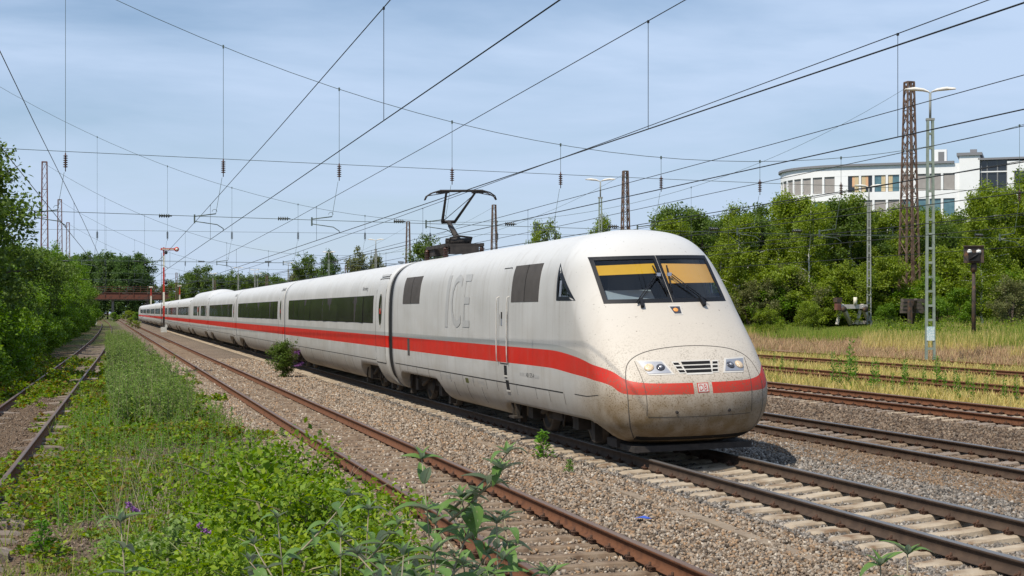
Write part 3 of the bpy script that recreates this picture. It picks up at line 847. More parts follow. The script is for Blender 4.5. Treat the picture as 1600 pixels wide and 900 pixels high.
def wheel_mesh():
    mb = MB(); mb.lathe([(.05, -.08), (.16, -.08), (.17, -.03), (.34, -.02), (.37, -.065), (.45, -.065), (.455, .05), (.485, .06), (.485, .075), (.3, .075), (.05, .075)], axis='X', n=28); return mb.mesh('wheel', 'wheel_steel')
WHEEL = wheel_mesh()
def make_bogie(parent, u, base, name='bogie'):
    b = bpy.data.objects.new(name, None); b.location = (0, u, 0); link(b, parent)
    mb = MB()
    for s in (-1, 1):
        mb.box((s * 1.02, 0, .62), (.16, base + 1.0, .20)); mb.box((s * 1.02, 0, .48), (.2, .9, .2))
        for q in (-1, 1):
            mb.box((s * 1.06, q * base / 2, .46), (.26, .34, .30)); mb.lathe([(.09, 0), (.09, .28)], (s * 1.08, q * base / 2 + .26, .55), n=10)
            mb.tube([(s * 1.2, q * base / 2 + .45, .75), (s * 1.24, q * base / 2 + .55, .4), (s * 1.2, q * base / 2 + .7, .32), (s * 1.18, q * (base / 2) + .85, .7)], .022, 6)
        mb.tube([(s * 1.22, -.5, .75), (s * 1.22, .5, .5)], .05, 8)
        mb.box((s * 1.1, base / 2 + .95, .42), (.14, .2, .5)); mb.box((s * 1.1, -base / 2 - .95, .42), (.14, .2, .5))
    mb.box((0, 0, .6), (2.0, .6, .3)); mb.box((0, base / 2, .46), (1.4, .16, .16)); mb.box((0, -base / 2, .46), (1.4, .16, .16))
    mb.build('bogie_frame', 'bogie_dirt', b)
    for s in (-1, 1):
        for q in (-1, 1):
            obj('wheel', WHEEL, b, (s * .76, q * base / 2, .485), (0, 0, 0 if s < 0 else math.pi))
    return b

def opening(u, spans):
    """floor line of a body: skirt bottom .22 with bogie openings (u0,u1,z,run)"""
    z = np.full(np.shape(u), .22)
    for u0, u1, zo, a in spans:
        f = np.clip(np.minimum((u - u0) / a, (u1 - u) / a), 0, 1)
        z = np.maximum(z, .22 + (zo - .22) * np.sqrt(np.clip(1 - (1 - f) ** 2, 0, 1)))
    return z
def stations_for(L0, L1, spans, step=1.0):
    st = set(np.arange(L0, L1, step).round(3)) | {L0, L1}
    for u0, u1, zo, a in spans:
        for f in np.linspace(0, 1, 10): st |= {round(u0 + a * f, 3), round(u1 - a * f, 3)}
    return sorted(s for s in st if L0 <= s <= L1)

NOSE_Y = 22.85
TRAIN_ROT = (0, -CANT, 0)
def power_car():
    t = thing('power_car', 'white leading power car with sloping nose and yellow windscreen blinds', 'train car', (TX, NOSE_Y, 0), rot=TRAIN_ROT, group='cars of the white express train')
    spans = [(1.0, 7.9, .58, .95), (13.4, 18.9, .78, .6)]
    zb = lambda u: opening(u, spans)
    rows = body_rings(RS, zb, sorted(set(stations_for(3.24, 19.5, spans, .5)) | set(np.arange(3.24, 3.6, .04))), front=3.2, nphi=260)
    panes = {s: [(s * 1.05, 3.36), (s * .055, 3.362), (s * .05, 2.655), (s * 1.065, 2.66)] for s in (-1, 1)}
    tri = [(3.29, 3.18), (3.25, 2.73), (2.42, 2.72)]
    def inpoly(p, q, poly):
        r = np.ones(len(p), bool); sgn = None
        c = np.mean(poly, 0)
        for a, b in zip(poly, poly[1:] + poly[:1]):
            cr = (b[0] - a[0]) * (q - a[1]) - (b[1] - a[1]) * (p - a[0])
            s0 = (b[0] - a[0]) * (c[1] - a[1]) - (b[1] - a[1]) * (c[0] - a[0])
            r &= (cr * s0) > 0
        return r
    def cut(V):
        k = (V[:, 1] < 3.0) & (inpoly(V[:, 0], V[:, 2], panes[-1]) | inpoly(V[:, 0], V[:, 2], panes[1]))
        return k | ((np.abs(V[:, 0]) > 1.1) & inpoly(V[:, 1], V[:, 2], tri))
    obj('body', rings_mesh('body', rows, 'train_paint_power', True, True, cut), t)
    # windscreen: frame strips, panes, blinds, cab
    for s in (-1, 1):
        p = panes[s]; mb = MB()
        e = .065
        o = [(p[0][0] + s * e, p[0][1] + e), (p[1][0] - s * .05, p[1][1] + e), (p[2][0] - s * .045, p[2][1] - e), (p[3][0] + s * e * 1.05, p[3][1] - e)]
        for i in range(4):
            j = (i + 1) % 4
            q = front_patch([o[i], o[j], p[j], p[i]], .008, 3, 14, .012)
            mb.add(q.v, q.f)
        fr = mb.build('windscreen_frame', 'frame_black', t)
        tag(fr, 'black frame of the left pane' if s < 0 else 'black frame of the right pane')
        q = front_patch(p, -.004, 12, 14, .004); q.build('windscreen_pane', 'cab_glass', t)
        zt0, zb0 = ((3.275, 3.10) if s < 0 else (3.27, 2.935))
        bx = lambda z: (1.05 + (3.36 - z) * .02)
        q = front_patch([(s * bx(zt0), zt0), (s * .07, zt0 + .02), (s * .07, zb0 + (.02 if s < 0 else 0)), (s * bx(zb0), zb0)], -.014, 6, 10, .004)
        q.build('sun_blind', 'blind_yellow' if s < 0 else 'blind_orange', t)
    mb = MB()
    mb.box((0, 3.9, 2.55), (2.2, .05, 1.6)); mb.box((0, 3.0, 2.15), (2.5, 1.7, .05)); mb.build('cab_wall', 'cab_dark', t)
    mb = MB(); mb.bar((-.55, 1.75, 2.42), (-.55, 2.25, 2.80), .98, .06); mb.bar((.55, 1.75, 2.3), (.55, 2.15, 2.62), .9, .06, 1); mb.box((-.5, 2.6, 2.72), (.5, .12, .7), 1); mb.box((.5, 2.6, 2.62), (.5, .12, .6), 1)
    mb.build('driving_desk', ['cab_console', 'cab_dark'], t)
    # wipers
    for s in (-1, 1):
        a = on_front([s * .62], [2.555], .04)[0]; b = on_front([s * .10], [3.04], .06)[0]
        mb = MB(); d = Vector((s * .02, 0, .012))
        mb.tube([Vector(a), Vector(b)], .009, 6); mb.tube([Vector(a) + d * 1.5, Vector(b) + d * 1.5], .008, 6)
        mb.bar(Vector(a) - Vector((s * .06, .07, .05)), Vector(a) + (Vector(b) - Vector(a)) * .16, .055, .06)
        mb.box(b, (.07, .05, .06), 1)
        c = on_front([s * .13, s * .04], [3.22, 2.74], .03); mb.tube([c[0], c[1]], .014, 5)
        mb.build('wiper', ['frame_black', 'chrome_grey'], t)
    # top lamp under the windscreen
    lp = front_patch([(-.12, 2.535), (.12, 2.535), (.105, 2.375), (-.055, 2.375)], .006, 4, 4).build('marker_lamp', 'white_trim', t)
    front_patch([(-.085, 2.515), (.095, 2.515), (.085, 2.395), (-.04, 2.395)], .011, 3, 3).build('lamp_glass', 'lamp_glass_dark', lp)
    c = on_front([.0], [2.455], .012)[0]; g = grad(np.array([0.]), np.array([c[1]]), np.array([2.455]))[0]
    def disc(c, g, r, m, parent, name, bulge=.02):
        mb = MB(); mb.lathe([(r, 0), (r * .9, bulge * .6), (r * .5, bulge), (.001, bulge * 1.15)], n=16)
        M = Vector((0, 0, 1)).rotation_difference(Vector(g)).to_matrix()
        mb.v = [tuple(M @ Vector(v) + Vector(c)) for v in mb.v]
        return mb.build(name, m, parent)
    disc(c, g, .045, 'amber', lp, 'bulb', .012)
    # headlights and intake grilles
    for s in (-1, 1):
        q = lambda c: [(s * a, b) for a, b in c]
        hl = front_patch(q([(.97, 1.645), (.55, 1.635), (.43, 1.405), (.84, 1.400)]), .006, 5, 8).build('headlight', 'white_trim', t)
        tag(hl, 'headlight on the left of the nose' if s < 0 else 'headlight on the right of the nose')
        front_patch(q([(.935, 1.620), (.575, 1.612), (.475, 1.430), (.845, 1.424)]), .012, 5, 8).build('reflector', 'lamp_reflector', hl)
        for (cx, cz, r, m) in ((.80, 1.52, .083, 'lamp_warm'), (.62, 1.52, .075, 'lamp_glass_dark')):
            c = on_front([s * cx], [cz], .012)[0]; g = grad(np.array([c[0]]), np.array([c[1]]), np.array([c[2]]))[0]
            disc(c, g, r, m, hl, 'lamp', .02)
            if m != 'lamp_warm': disc(c + g * .02, g, .03, 'lamp_reflector', hl, 'bulb', .01)
        gr = front_patch(q([(.42, 1.615), (.30, 1.612), (.205, 1.42), (.345, 1.415)]), .006, 4, 4).build('side_grille', 'white_trim', t)
        for k in range(3):
            z1 = 1.59 - k * .06; z0 = z1 - .035; f = lambda z: (1.615 - z) * .42
            front_patch(q([(.405 - f(z1) * .9, z1), (.315 - f(z1), z1), (.315 - f(z0), z0), (.405 - f(z0) * .9, z0)]), .010, 2, 3, .006).build('slot', 'skin_grille', gr)
    gr = front_patch([(-.275, 1.625), (.275, 1.625), (.235, 1.395), (-.225, 1.395)], .006, 4, 8).build('nose_grille', 'white_trim', t)
    for k in range(3):
        z1 = 1.602 - k * .066; z0 = z1 - .045; w = lambda z: .255 - (1.6 - z) * .2
        front_patch([(-w(z1), z1), (w(z1), z1), (w(z0), z0), (-w(z0), z0)], .011, 2, 8, .008).build('slot', 'skin_grille', gr)
    # logo plate
    lg = front_patch([(-.098, 1.262), (.098, 1.262), (.098, 1.108), (-.098, 1.108)], .004, 3, 4, .006).build('logo_plate', 'red_paint', t)
    front_patch([(-.084, 1.249), (.084, 1.249), (.084, 1.121), (-.084, 1.121)], .0065, 3, 4, .003).build('logo_field', 'white_trim', lg)
    lettering('DB', -.066, .066, 1.137, 1.233, lambda a, b, o: on_front(a, b, o), .0085, 'red_paint', lg, 'logo_letters')
    # panel seams of the nose
    front = lambda a, b, o: on_front(a, b, o)
    half = [(-1.02, .36), (-1.13, .55), (-1.185, .8), (-1.20, 1.1), (-1.19, 1.35), (-1.09, 1.6), (-.86, 1.75), (-.5, 1.83), (0, 1.86)]
    ribbon(curve_pts(half + [(-a, b) for a, b in half[::-1][1:]], 6), .010, front).build('hatch_seam', 'seam_soft', t)
    for s in (-1, 1):
        ribbon(curve_pts([(s * .985, 1.63), (s * .955, 1.35), (s * .93, 1.0), (s * .925, .75)], 6), .009, front).build('panel_seam', 'seam_soft', t)
    ribbon(curve_pts([(-.9, .725), (0, .715), (.9, .725)], 8), .009, front).build('panel_seam', 'seam_soft', t)
    ribbon(curve_pts([(-1.0, .36), (-.7, .345), (0, .34), (.7, .345), (1.0, .36)], 6), .06, front).build('painted_lip_shade', 'seam_dark', t)  # dark strip painted on as the shade under the nose lip
    for x in (-.46, .46):
        c = on_front([x], [.80], .002)[0]; disc(c, (0, -1, .1), .03, 'dark_iron', t, 'bolt', .006)
    mb = MB(); mb.box((0, .95, .17), (2.1, .9, .10)); mb.box((0, 1.5, .22), (2.2, .5, .14)); mb.box((-.85, 1.75, .18), (.25, .3, .16)); mb.box((.85, 1.75, .18), (.25, .3, .16)); mb.build('rail_guard', 'dark_iron', t)
    # flanks
    for s in (-1, 1):
        sd = lambda a, b, o: on_side(a, b, o, s)
        for (u0, u1, z0, z1) in ((15.67, 17.93, 2.68, 3.40), (4.50, 6.48, 2.66, 3.39)):
            lv = side_patch(rect(u0, u1, z0, z1), .006, 8, 4, .02, s).build('louvre', 'louver_brown', t)
            um = (u0 + u1) / 2
            side_patch(rect(um - .012, um + .012, z0, z1), .012, 6, 2, .01, s).build('mullion', 'seam_dark', lv)
        mbp = [(3.34, 3.29), (3.31, 3.29), (2.2, 2.70), (3.27, 2.71)]
        # cab side window: three-cornered pane with a black frame
        fb = MB(); tp = [(3.38, 3.35), (3.32, 2.67), (2.25, 2.66)]; ti = [(3.28, 3.14), (3.25, 2.74), (2.48, 2.73)]
        for i in range(3):
            j = (i + 1) % 3; q = side_patch([tp[i], tp[j], ti[j], ti[i]], .006, 2, 6, .015, s); fb.add(q.v, q.f)
        sw = fb.build('cab_side_window', 'frame_black', t)
        P = on_side(np.array([a for a, _ in ti]), np.array([b for _, b in ti]), -.004, s); q = MB(); q.add(P, [(0, 1, 2)]); q.build('pane', 'cab_glass', sw)
        ribbon([(3.12, 2.72), (3.13, 3.03)], .10, sd, .002).build('window_post', 'chrome_grey', sw)
        dr = side_patch(rect(6.74, 7.34, 1.40, 3.36), .006, 10, 4, .01, s).build('cab_door', 'train_paint_power', t)
        mb = MB()
        for (a0, b0, a1, b1) in ((6.74, 1.40, 6.74, 3.36), (7.34, 1.40, 7.34, 3.36), (6.74, 3.36, 7.34, 3.36), (6.74, 1.40, 7.34, 1.40)):
            q = ribbon([(a0, b0), ((a0 + a1) / 2, (b0 + b1) / 2), (a1, b1)], .018, sd, .009); mb.add(q.v, q.f)
        mb.build('door_seam', 'seam_dark', dr)
        side_patch(rect(7.14, 7.24, 2.32, 2.46), .011, 2, 2, .01, s).build('handle_recess', 'seam_dark', dr)
        side_patch(rect(7.14, 7.24, 2.18, 2.31), .013, 2, 2, .01, s).build('handle', 'chrome_grey', dr)
        for u in (6.64, 7.46):
            zz = np.linspace(1.45, 2.75, 8); P = on_side(np.full(8, u), zz, .05, s)
            P = np.vstack([on_side(np.array([u]), np.array([1.42]), 0, s), P, on_side(np.array([u]), np.array([2.78]), 0, s)])
            mb = MB(); mb.tube(P, .012, 6); mb.build('handrail', 'white_trim', t)
        for (u, z, w, hh) in ((6.83, 1.16, .22, .2), (6.75, .86, .24, .2)):
            side_patch(rect(u, u + w, z, z + hh), .005, 2, 2, .01, s).build('step_recess', 'skin_grille', t)
            side_patch(rect(u, u + w, z - .03, z), .02, 2, 2, .02, s).build('step_tread', 'white_trim', t)
        mb = MB(); 
        for u in (6.75, 7.1): mb.bar((s * 1.36, u, .75), (s * 1.30, u, .30), .05, .05)
        mb.box((s * 1.3, 6.93, .3), (.22, .42, .04)); mb.build('step_frame', 'bogie_dirt', t)
        ribbon([(u, 1.015 + (0.05 if u < 1.2 else 0)) for u in (.62, 1.0, 1.6, 2.3)], .012, sd).build('panel_seam', 'seam_dark', t)
        ribbon([(u, 1.005) for u in np.linspace(3.0, 19.2, 20)], .02, sd).build('panel_seam', 'seam_dark', t)
        for u in (2.95, 3.9, 4.8, 6.2, 7.75, 8.7, 9.9, 10.9, 12.2, 13.3, 14.7, 16.2, 17.5, 18.6):
            ribbon([(u, .79), (u, .9), (u, .99)], .010, sd).build('panel_seam', 'seam_dark', t)
        for u in (9.2, 10.6, 11.9):
            ribbon([(u + .1 * (.8 - z), z) for z in np.linspace(.45, .80, 6)], .014, sd).build('panel_seam', 'seam_dark', t)
        if s < 0:
            side_patch([(12.42, 3.33), (12.12, 3.33), (12.26, 2.10), (12.56, 2.10)], .009, 16, 2, .006, s).build('lettering', 'ghost_grey', t)
            lettering('CE', 11.95, 10.05, 2.10, 3.33, sd, .009, 'ghost_grey', t, 'lettering')
            lettering('93 80 5', 5.85, 5.42, 1.195, 1.265, sd, .003, 'ghost_grey', t)
            lettering('401 575-4', 5.37, 4.83, 1.185, 1.275, sd, .003, 'print_dark', t)
            lettering('D-DB', 4.78, 4.48, 1.185, 1.255, sd, .003, 'ghost_grey', t)
            for (u, z, tx, w) in ((12.9, .87, '18,5 t', .5), (12.0, .86, 'ICE 1', .7), (9.8, .88, 'R 125', .5), (8.9, .87, 'KVG', .5)):
                lettering(tx, u + w, u, z, z + .07, sd, .003, 'ghost_grey', t)
            side_patch(rect(10.35, 10.65, .84, .95), .003, 2, 2, .004, s).build('yellow_mark', 'leaf_olive', t)
            side_patch(rect(16.95, 17.25, 1.28, 1.74), .004, 3, 3, .006, s).build('sooty_socket', 'louver_brown', t)
    # nose-side skirt seam
    # rear end plate and roof gear
    make_bogie(t, 4.75, 3.0); make_bogie(t, 16.15, 3.0)
    # pantograph
    p = bpy.data.objects.new('pantograph', None); link(p, t); p.location = (0, 0, 0)
    mb = MB()
    for (x, u) in ((-.55, 18.9), (.55, 18.9), (-.5, 16.7), (.5, 16.7)):
        mb.lathe([(.05, 3.82)] + [(r, 3.9 + k * .045 + dz) for k in range(6) for r, dz in ((.05, 0), (.10, .02), (.05, .04))] + [(.05, 4.2)], (x, u, 0), n=10)
    mb.build('insulator', 'insulator_brown', p)
    mb = MB()
    for x in (-.5, .5): mb.bar((x, 16.6, 4.24), (x, 19.1, 4.24), .09, .09)
    for u in (16.7, 17.3, 18.0, 18.9): mb.bar((-.55, u, 4.24), (.55, u, 4.24), .09, .08)
    mb.tube([(-.3, 17.2, 4.28), (-.3, 17.0, 4.45), (-.1, 16.95, 4.5), (.3, 17.0, 4.45), (.3, 17.25, 4.28)], .03, 8)
    mb.lathe([(.09, -.35), (.09, .35)], (0, 17.35, 4.37), axis='X', n=12); mb.box((.1, 17.9, 4.33), (.5, .5, .14)); mb.box((0, 16.75, 4.1), (.8, .25, .2))
    mb.box((-.35, 18.6, 4.1), (.3, .9, .18)); mb.build('base_frame', 'dark_iron', p)
    mb = MB()
    mb.tube([(0, 17.3, 4.38), (0, 18.5, 4.97)], [.085, .06], 10); mb.tube([(.06, 17.6, 4.28), (.02, 18.6, 4.86)], .022, 6); mb.lathe([(.05, -.2), (.05, .2)], (0, 18.5, 4.97), axis='X', n=10)
    mb.build('lower_arm', 'dark_iron', p)
    mb = MB()
    for s in (-1, 1): mb.tube([(s * .18, 18.5, 4.97), (s * .40, 16.95, 5.66)], [.042, .03], 8)
    mb.tube([(-.16, 18.5, 4.99), (.38, 17.0, 5.62)], .010, 5); mb.build('upper_arm', 'dark_iron', p)
    mb = MB()
    for du in (-.13, .13):
        mb.tube([(-1.0, 16.95 + du * .3, 5.48), (-.95, 16.95 + du * .6, 5.58), (-.8, 16.95 + du, 5.67), (-.62, 16.95 + du, 5.72), (.62, 16.95 + du, 5.72), (.8, 16.95 + du, 5.67), (.95, 16.95 + du * .6, 5.58), (1.0, 16.95 + du * .3, 5.48)], .018, 6)
        mb.box((0, 16.95 + du, 5.735), (1.2, .05, .03), 1)
    for s in (-1, 1): mb.box((s * .5, 16.95, 5.69), (.32, .26, .05)); mb.tube([(s * .45, 16.8, 5.66), (s * .9, 17.0, 5.6)], .012, 5)
    mb.build('contact_head', ['dark_iron', 'louver_brown'], p)
    # rubber ring at the rear
    rr = RS(np.linspace(0, 2 * math.pi, 120, endpoint=False))
    gangway(t, 19.5, 20.13, .985)
    return t

def gangway(t, u0, u1, k0=.975, name='gangway_bellows'):
    a = np.linspace(-math.pi, math.pi, 96, endpoint=False); rows = []
    for u, k in ((u0, .9), (u0, k0), (u0 + .07, k0 - .012), ((u0 + u1) / 2, k0 - .002), (u1 - .07, k0 - .012), (u1, k0), (u1, .9)):
        r = RS(a) * k; z = ZC + np.sin(a) * r
        rows.append(np.stack([np.cos(a) * r, np.full(96, u), np.maximum(z, .55)], -1))
    obj(name, rings_mesh(name, np.array(rows), 'black_rubber', False, False), t)

CAR_L = 26.4
def passenger_car(restaurant=False):
    nm = 'restaurant_car' if restaurant else 'passenger_car'
    t = thing(nm, '', 'train car', (TX, 0, 0), rot=TRAIN_ROT, group='cars of the white express train')
    spans = [(1.75, 5.6, .80, .55), (20.8, 24.65, .80, .55), (9.3, 9.75, .45, .12), (10.0, 10.45, .45, .12), (15.6, 16.0, .42, .1)]
    zb = lambda u: opening(u, spans)
    rs = RS
    if restaurant:
        hp = [(x, z if z < 2.9 else z + .52 * (z - 2.9) / 1.05) for x, z in HP]
        rs2, _ = make_rs(hp)
        rows = body_rings(RS, zb, stations_for(.12, 26.28, spans, .8), nphi=120)
        pa = np.arctan2(rows[..., 2] - ZC, rows[..., 0]); up = rs2(pa) * np.sin(pa) + ZC
        f = np.clip(np.minimum((rows[..., 1] - 1.0) / 1.8, (25.4 - rows[..., 1]) / 1.8), 0, 1); f = f * f * (3 - 2 * f)
        rows[..., 2] = np.where(rows[..., 2] > 2.9, rows[..., 2] * (1 - f) + (rows[..., 2] + .33 * (rows[..., 2] - 2.9) / 1.05) * f, rows[..., 2])
    else:
        rows = body_rings(RS, zb, stations_for(.12, 26.28, spans, .8), nphi=120)
    obj('body', rings_mesh('body', rows, 'train_paint_car', True, True), t)
    for s in (-1, 1):
        sd = lambda a, b, o: on_side(a + 30, b, o, s) - np.array([0, 30, 0])
        sp = lambda c, off, n=3, m=3, d=.012: shift(side_patch([(a + 30, b) for a, b in c], off, n, m, d, s), -30)
        if restaurant: bands = [(2.64, 9.4), (11.2, 12.6), (14.2, 20.2)]
        else: bands = [(2.64, 24.6)]
        for (a, b) in bands:
            bk = sp(rect(a, b, 2.115, 2.965), .004, 5, 12).build('window_band', 'dark_iron', t)
            n = max(1, int(round((b - a) / 1.83))); w = (b - a) / n
            for k in range(n):
                q = sp(rect(a + k * w + .02, a + (k + 1) * w - .02, 2.13, 2.955), .012, 4, 3, .006); tu, tz = rng.normal(0, .009, 2); uc = a + (k + .5) * w
                q.v = [(vx + tu * (vy - uc) + tz * (vz - 2.54), vy, vz) for vx, vy, vz in q.v]; q.build('pane', 'car_glass', bk)
        dr = sp(rect(.62, 2.16, .95, 3.45), .004, 12, 3).build('door', 'train_paint_car', t)
        mb = MB()
        for (a0, b0, a1, b1) in ((.62, .95, .62, 3.45), (2.16, .95, 2.16, 3.45), (.62, 3.45, 2.16, 3.45), (.62, .95, 2.16, .95)):
            q = ribbon([(30 + a0 + (a1 - a0) * f, b0 + (b1 - b0) * f) for f in np.linspace(0, 1, 8)], .022, lambda a, b, o: on_side(a, b, o, s), .007); shift(q, -30); mb.add(q.v, q.f)
        mb.build('door_seam', 'seam_dark', dr)
        aa = np.linspace(0, 2 * math.pi, 24, endpoint=False)
        for r, off, m, nme in ((1.0, .008, 'white_trim', 'window_rim'), (.86, .012, 'car_glass', 'door_window')):
            P = sd(1.4 + .30 * r * np.cos(aa), 2.53 + .55 * r * np.sin(aa), off); q = MB(); q.add(P, [tuple(range(24)) if s < 0 else tuple(range(24))[::-1]])
            v = np.array(q.v); nn = np.cross(v[1] - v[0], v[2] - v[0])
            if nn[0] * s < 0: q.f = [q.f[0][::-1]]
            q.build(nme, m, dr)
        sp(rect(1.33, 1.47, 2.40, 2.56), .016, 2, 2, .006).build('red_sticker', 'red_paint', dr)
        sp(rect(.75, 2.05, 3.50, 3.56), .03, 2, 3, .03).build('door_drip_rail', 'ghost_grey', t)
        q = ribbon([(30 + u, 1.0) for u in np.linspace(2.3, 26.1, 14)], .016, lambda a, b, o: on_side(a, b, o, s)); shift(q, -30).build('panel_seam', 'seam_dark', t)
        for u in (7.0, 8.6, 12.2, 14.0, 17.2, 19.0):
            q = ribbon([(30 + u, z) for z in np.linspace(.5, .99, 5)], .010, lambda a, b, o: on_side(a, b, o, s)); shift(q, -30).build('panel_seam', 'seam_dark', t)
        q = ribbon([(30 + 25.9, z) for z in np.linspace(1.0, 3.6, 12)], .012, lambda a, b, o: on_side(a, b, o, s)); shift(q, -30).build('panel_seam', 'seam_dark', t)
        if restaurant and s < 0: sp(rect(13.0, 13.7, 2.45, 2.85), .008).build('logo_plate', 'red_paint', t)
    make_bogie(t, 3.7, 2.5); make_bogie(t, 22.7, 2.5)
    gangway(t, 26.28, 26.52)
    return t
def shift(mb, dy):
    mb.v = [(a, b + dy, c) for a, b, c in mb.v]; return mb

pc = power_car()
Y1 = NOSE_Y + 20.0
car = passenger_car(); rest = passenger_car(True)
ORD = ['first', 'second', 'third', 'fourth', 'fifth', 'sixth', 'seventh', 'eighth', 'ninth', 'tenth', 'eleventh', 'twelfth']
first = True
for i in range(12):
    if i == 3: c = rest
    elif i == 0: c = car
    else: c = copy_tree(car)
    c.location = (TX, Y1 + i * CAR_L, 0)
    c['label'] = ('white restaurant car with raised roof, fourth behind the power car' if i == 3 else
                  'white coach with red stripe and dark window band, %s behind the power car' % ORD[i])
lettering('Nürnberg', 4.9, 3.9, 3.10, 3.26, lambda a, b, o: on_side(a + 30, b, o, -1) - np.array([0, 30, 0]), .003, 'print_dark', car, 'lettering')
# rear power car, far away and turned round
rp = copy_tree(pc); rp.location = (TX, Y1 + 12 * CAR_L + 20.0, 0); rp.rotation_euler = (0, CANT, math.pi)
rp['label'] = 'rear power car at the far end of the white train'

# ------------------------------------------------------------------ masts, lamps, overhead wires
def g1(x, y): return float(gz(np.array([float(x)]), np.array([float(y)]))[0])

def lattice_mast(label, x, y, ztop, wb, wt, m, rz=0, n=None, double=False):
    z0 = g1(x, y) - .1; H = ztop - z0
    t = thing('lattice_mast', label, 'mast', (x, y, z0), rz, group='steel lattice masts of the overhead line')
    n = n or int(H / 1.1)
    w = lambda z: (wb + (wt - wb) * z / H) / 2
    b = (.06 + .05 * wb) * (1.2 if y > 150 else 1)
    for sx in (-1, 1):
        for sy in (-1, 1):
            mb = MB(); mb.bar((sx * w(0), sy * w(0), 0), (sx * w(H), sy * w(H), H), b, b); mb.build('corner_leg', m, t)
    if double:
        for sx in (-1, 1):
            mb = MB(); mb.bar((sx * w(0) * .12, -w(0), 0), (sx * w(H) * .12, -w(H), H), b * .7, b * .7); mb.build('middle_leg', m, t)
    for face in range(4):
        mb = MB()
        for i in range(n):
            a0, a1 = H * i / n, H * (i + 1) / n
            def P(s, z):
                q = w(z); return {0: (s * q, -q, z), 1: (s * q, q, z), 2: (-q, s * q, z), 3: (q, s * q, z)}[face]
            s = 1 if i % 2 else -1
            mb.bar(P(-s, a0), P(s, a1), b * .6, .02); mb.bar(P(s, a0), P(-s, a1), b * .5, .02)
            if i % 3 == 0: mb.bar(P(-1, a0 + .05), P(1, a0 + .05), b * .6, .03)
        mb.build('lacing', m, t)
    mb = MB(); mb.box((0, 0, H), (wt + .1, wt + .1, .12)); mb.build('head_plate', m, t)
    return t

def lamp_post(label, x, y, ztop, s=1.0, m='mast_green', tall=True):
    z0 = g1(x, y) - .05; H = ztop - z0 - 1.35
    t = thing('lamp_post', label, 'lamp post', (x, y, z0), -.35, group='tall yard lamp posts')
    w = lambda z: (.15 - .06 * z / H) * s
    for q in (-1, 1):
        mb = MB(); mb.bar((q * w(0), 0, 0), (q * w(H), 0, H), .10, .20, 0, (0, 1, 0)); mb.build('channel', m, t)
    n = int(H / .62)
    bt = MB(); bt.box((0, 0, 0), (1, .04, .10)); me = bt.mesh('batten', m)
    for i in range(1, n):
        z = H * i / n
        for yy in (-.07, .07): obj('batten', me, t, (0, yy, z), None, (2 * w(z), 1, 1))
    mb = MB(); mb.box((0, 0, H), (.36, .22, .1)); mb.tube([(0, 0, H), (0, 0, H + 1.2)], .055, 8); mb.build('lamp_pole', 'mast_grey', t)
    for q in (-1, 1):
        mb = MB(); pts = [(q * .05, 0, H + 1.2), (q * .3, 0, H + 1.27), (q * .7, 0, H + 1.31), (q * 1.1, 0, H + 1.33)]
        vs = []; fs = []
        for i, (px, py, pz) in enumerate(pts):
            ww, hh = [(.05, .05), (.13, .10), (.17, .12), (.08, .05)][i]
            vs += [(px, -ww, pz), (px, -ww * .7, pz + hh), (px, ww * .7, pz + hh), (px, ww, pz), (px, 0, pz - hh * .3)]
        for i in range(3):
            for k in range(5): fs.append((i * 5 + k, i * 5 + (k + 1) % 5, (i + 1) * 5 + (k + 1) % 5, (i + 1) * 5 + k))
        fs += [(0, 1, 2, 3, 4), (19, 18, 17, 16, 15)]
        mb.add(vs, fs, 0, True); mb.build('lamp_head', 'lamp_white', t)
    return t

HS = [  # y at X=0, slope, left mast x, right mast x, wire k
    (61.5, .12, -7.2, 64, .0076), (119.5, -.184, -8.7, 62.5, .0097), (188, -.03, -7.0, 66, .0097), (251, 0, -7.0, 65, .0097), (314, -.2, -7.2, 60, .0097)]
TRK = [('left siding', lx), ('empty steel track', NX), ('train track', TX), ('track right of the nose', 14.5), ('brown track', 19.6), ('third track', 24.6), ('fourth track', 29.8), ('fifth track', 34.3), ('sidings before the bushes', 45.0)]
def txf(k, y): return float(lx(y)) if callable(TRK[k][1]) else TRK[k][1]
NAMES = ['nearest', 'second', 'third', 'fourth', 'farthest']

def disc_string(mb, c, axis, n=5, r=.085, pitch=.085, mi=0):
    prof = [(.02, -.16)]
    for i in range(n):
        z = (i - (n - 1) / 2) * pitch
        prof += [(.03, z - .03), (r, z - .008), (r * .8, z + .012), (.03, z + .03)]
    prof += [(.02, .16 + n * .03)]
    mb.lathe(prof, c, axis=axis, n=10, mi=mi)

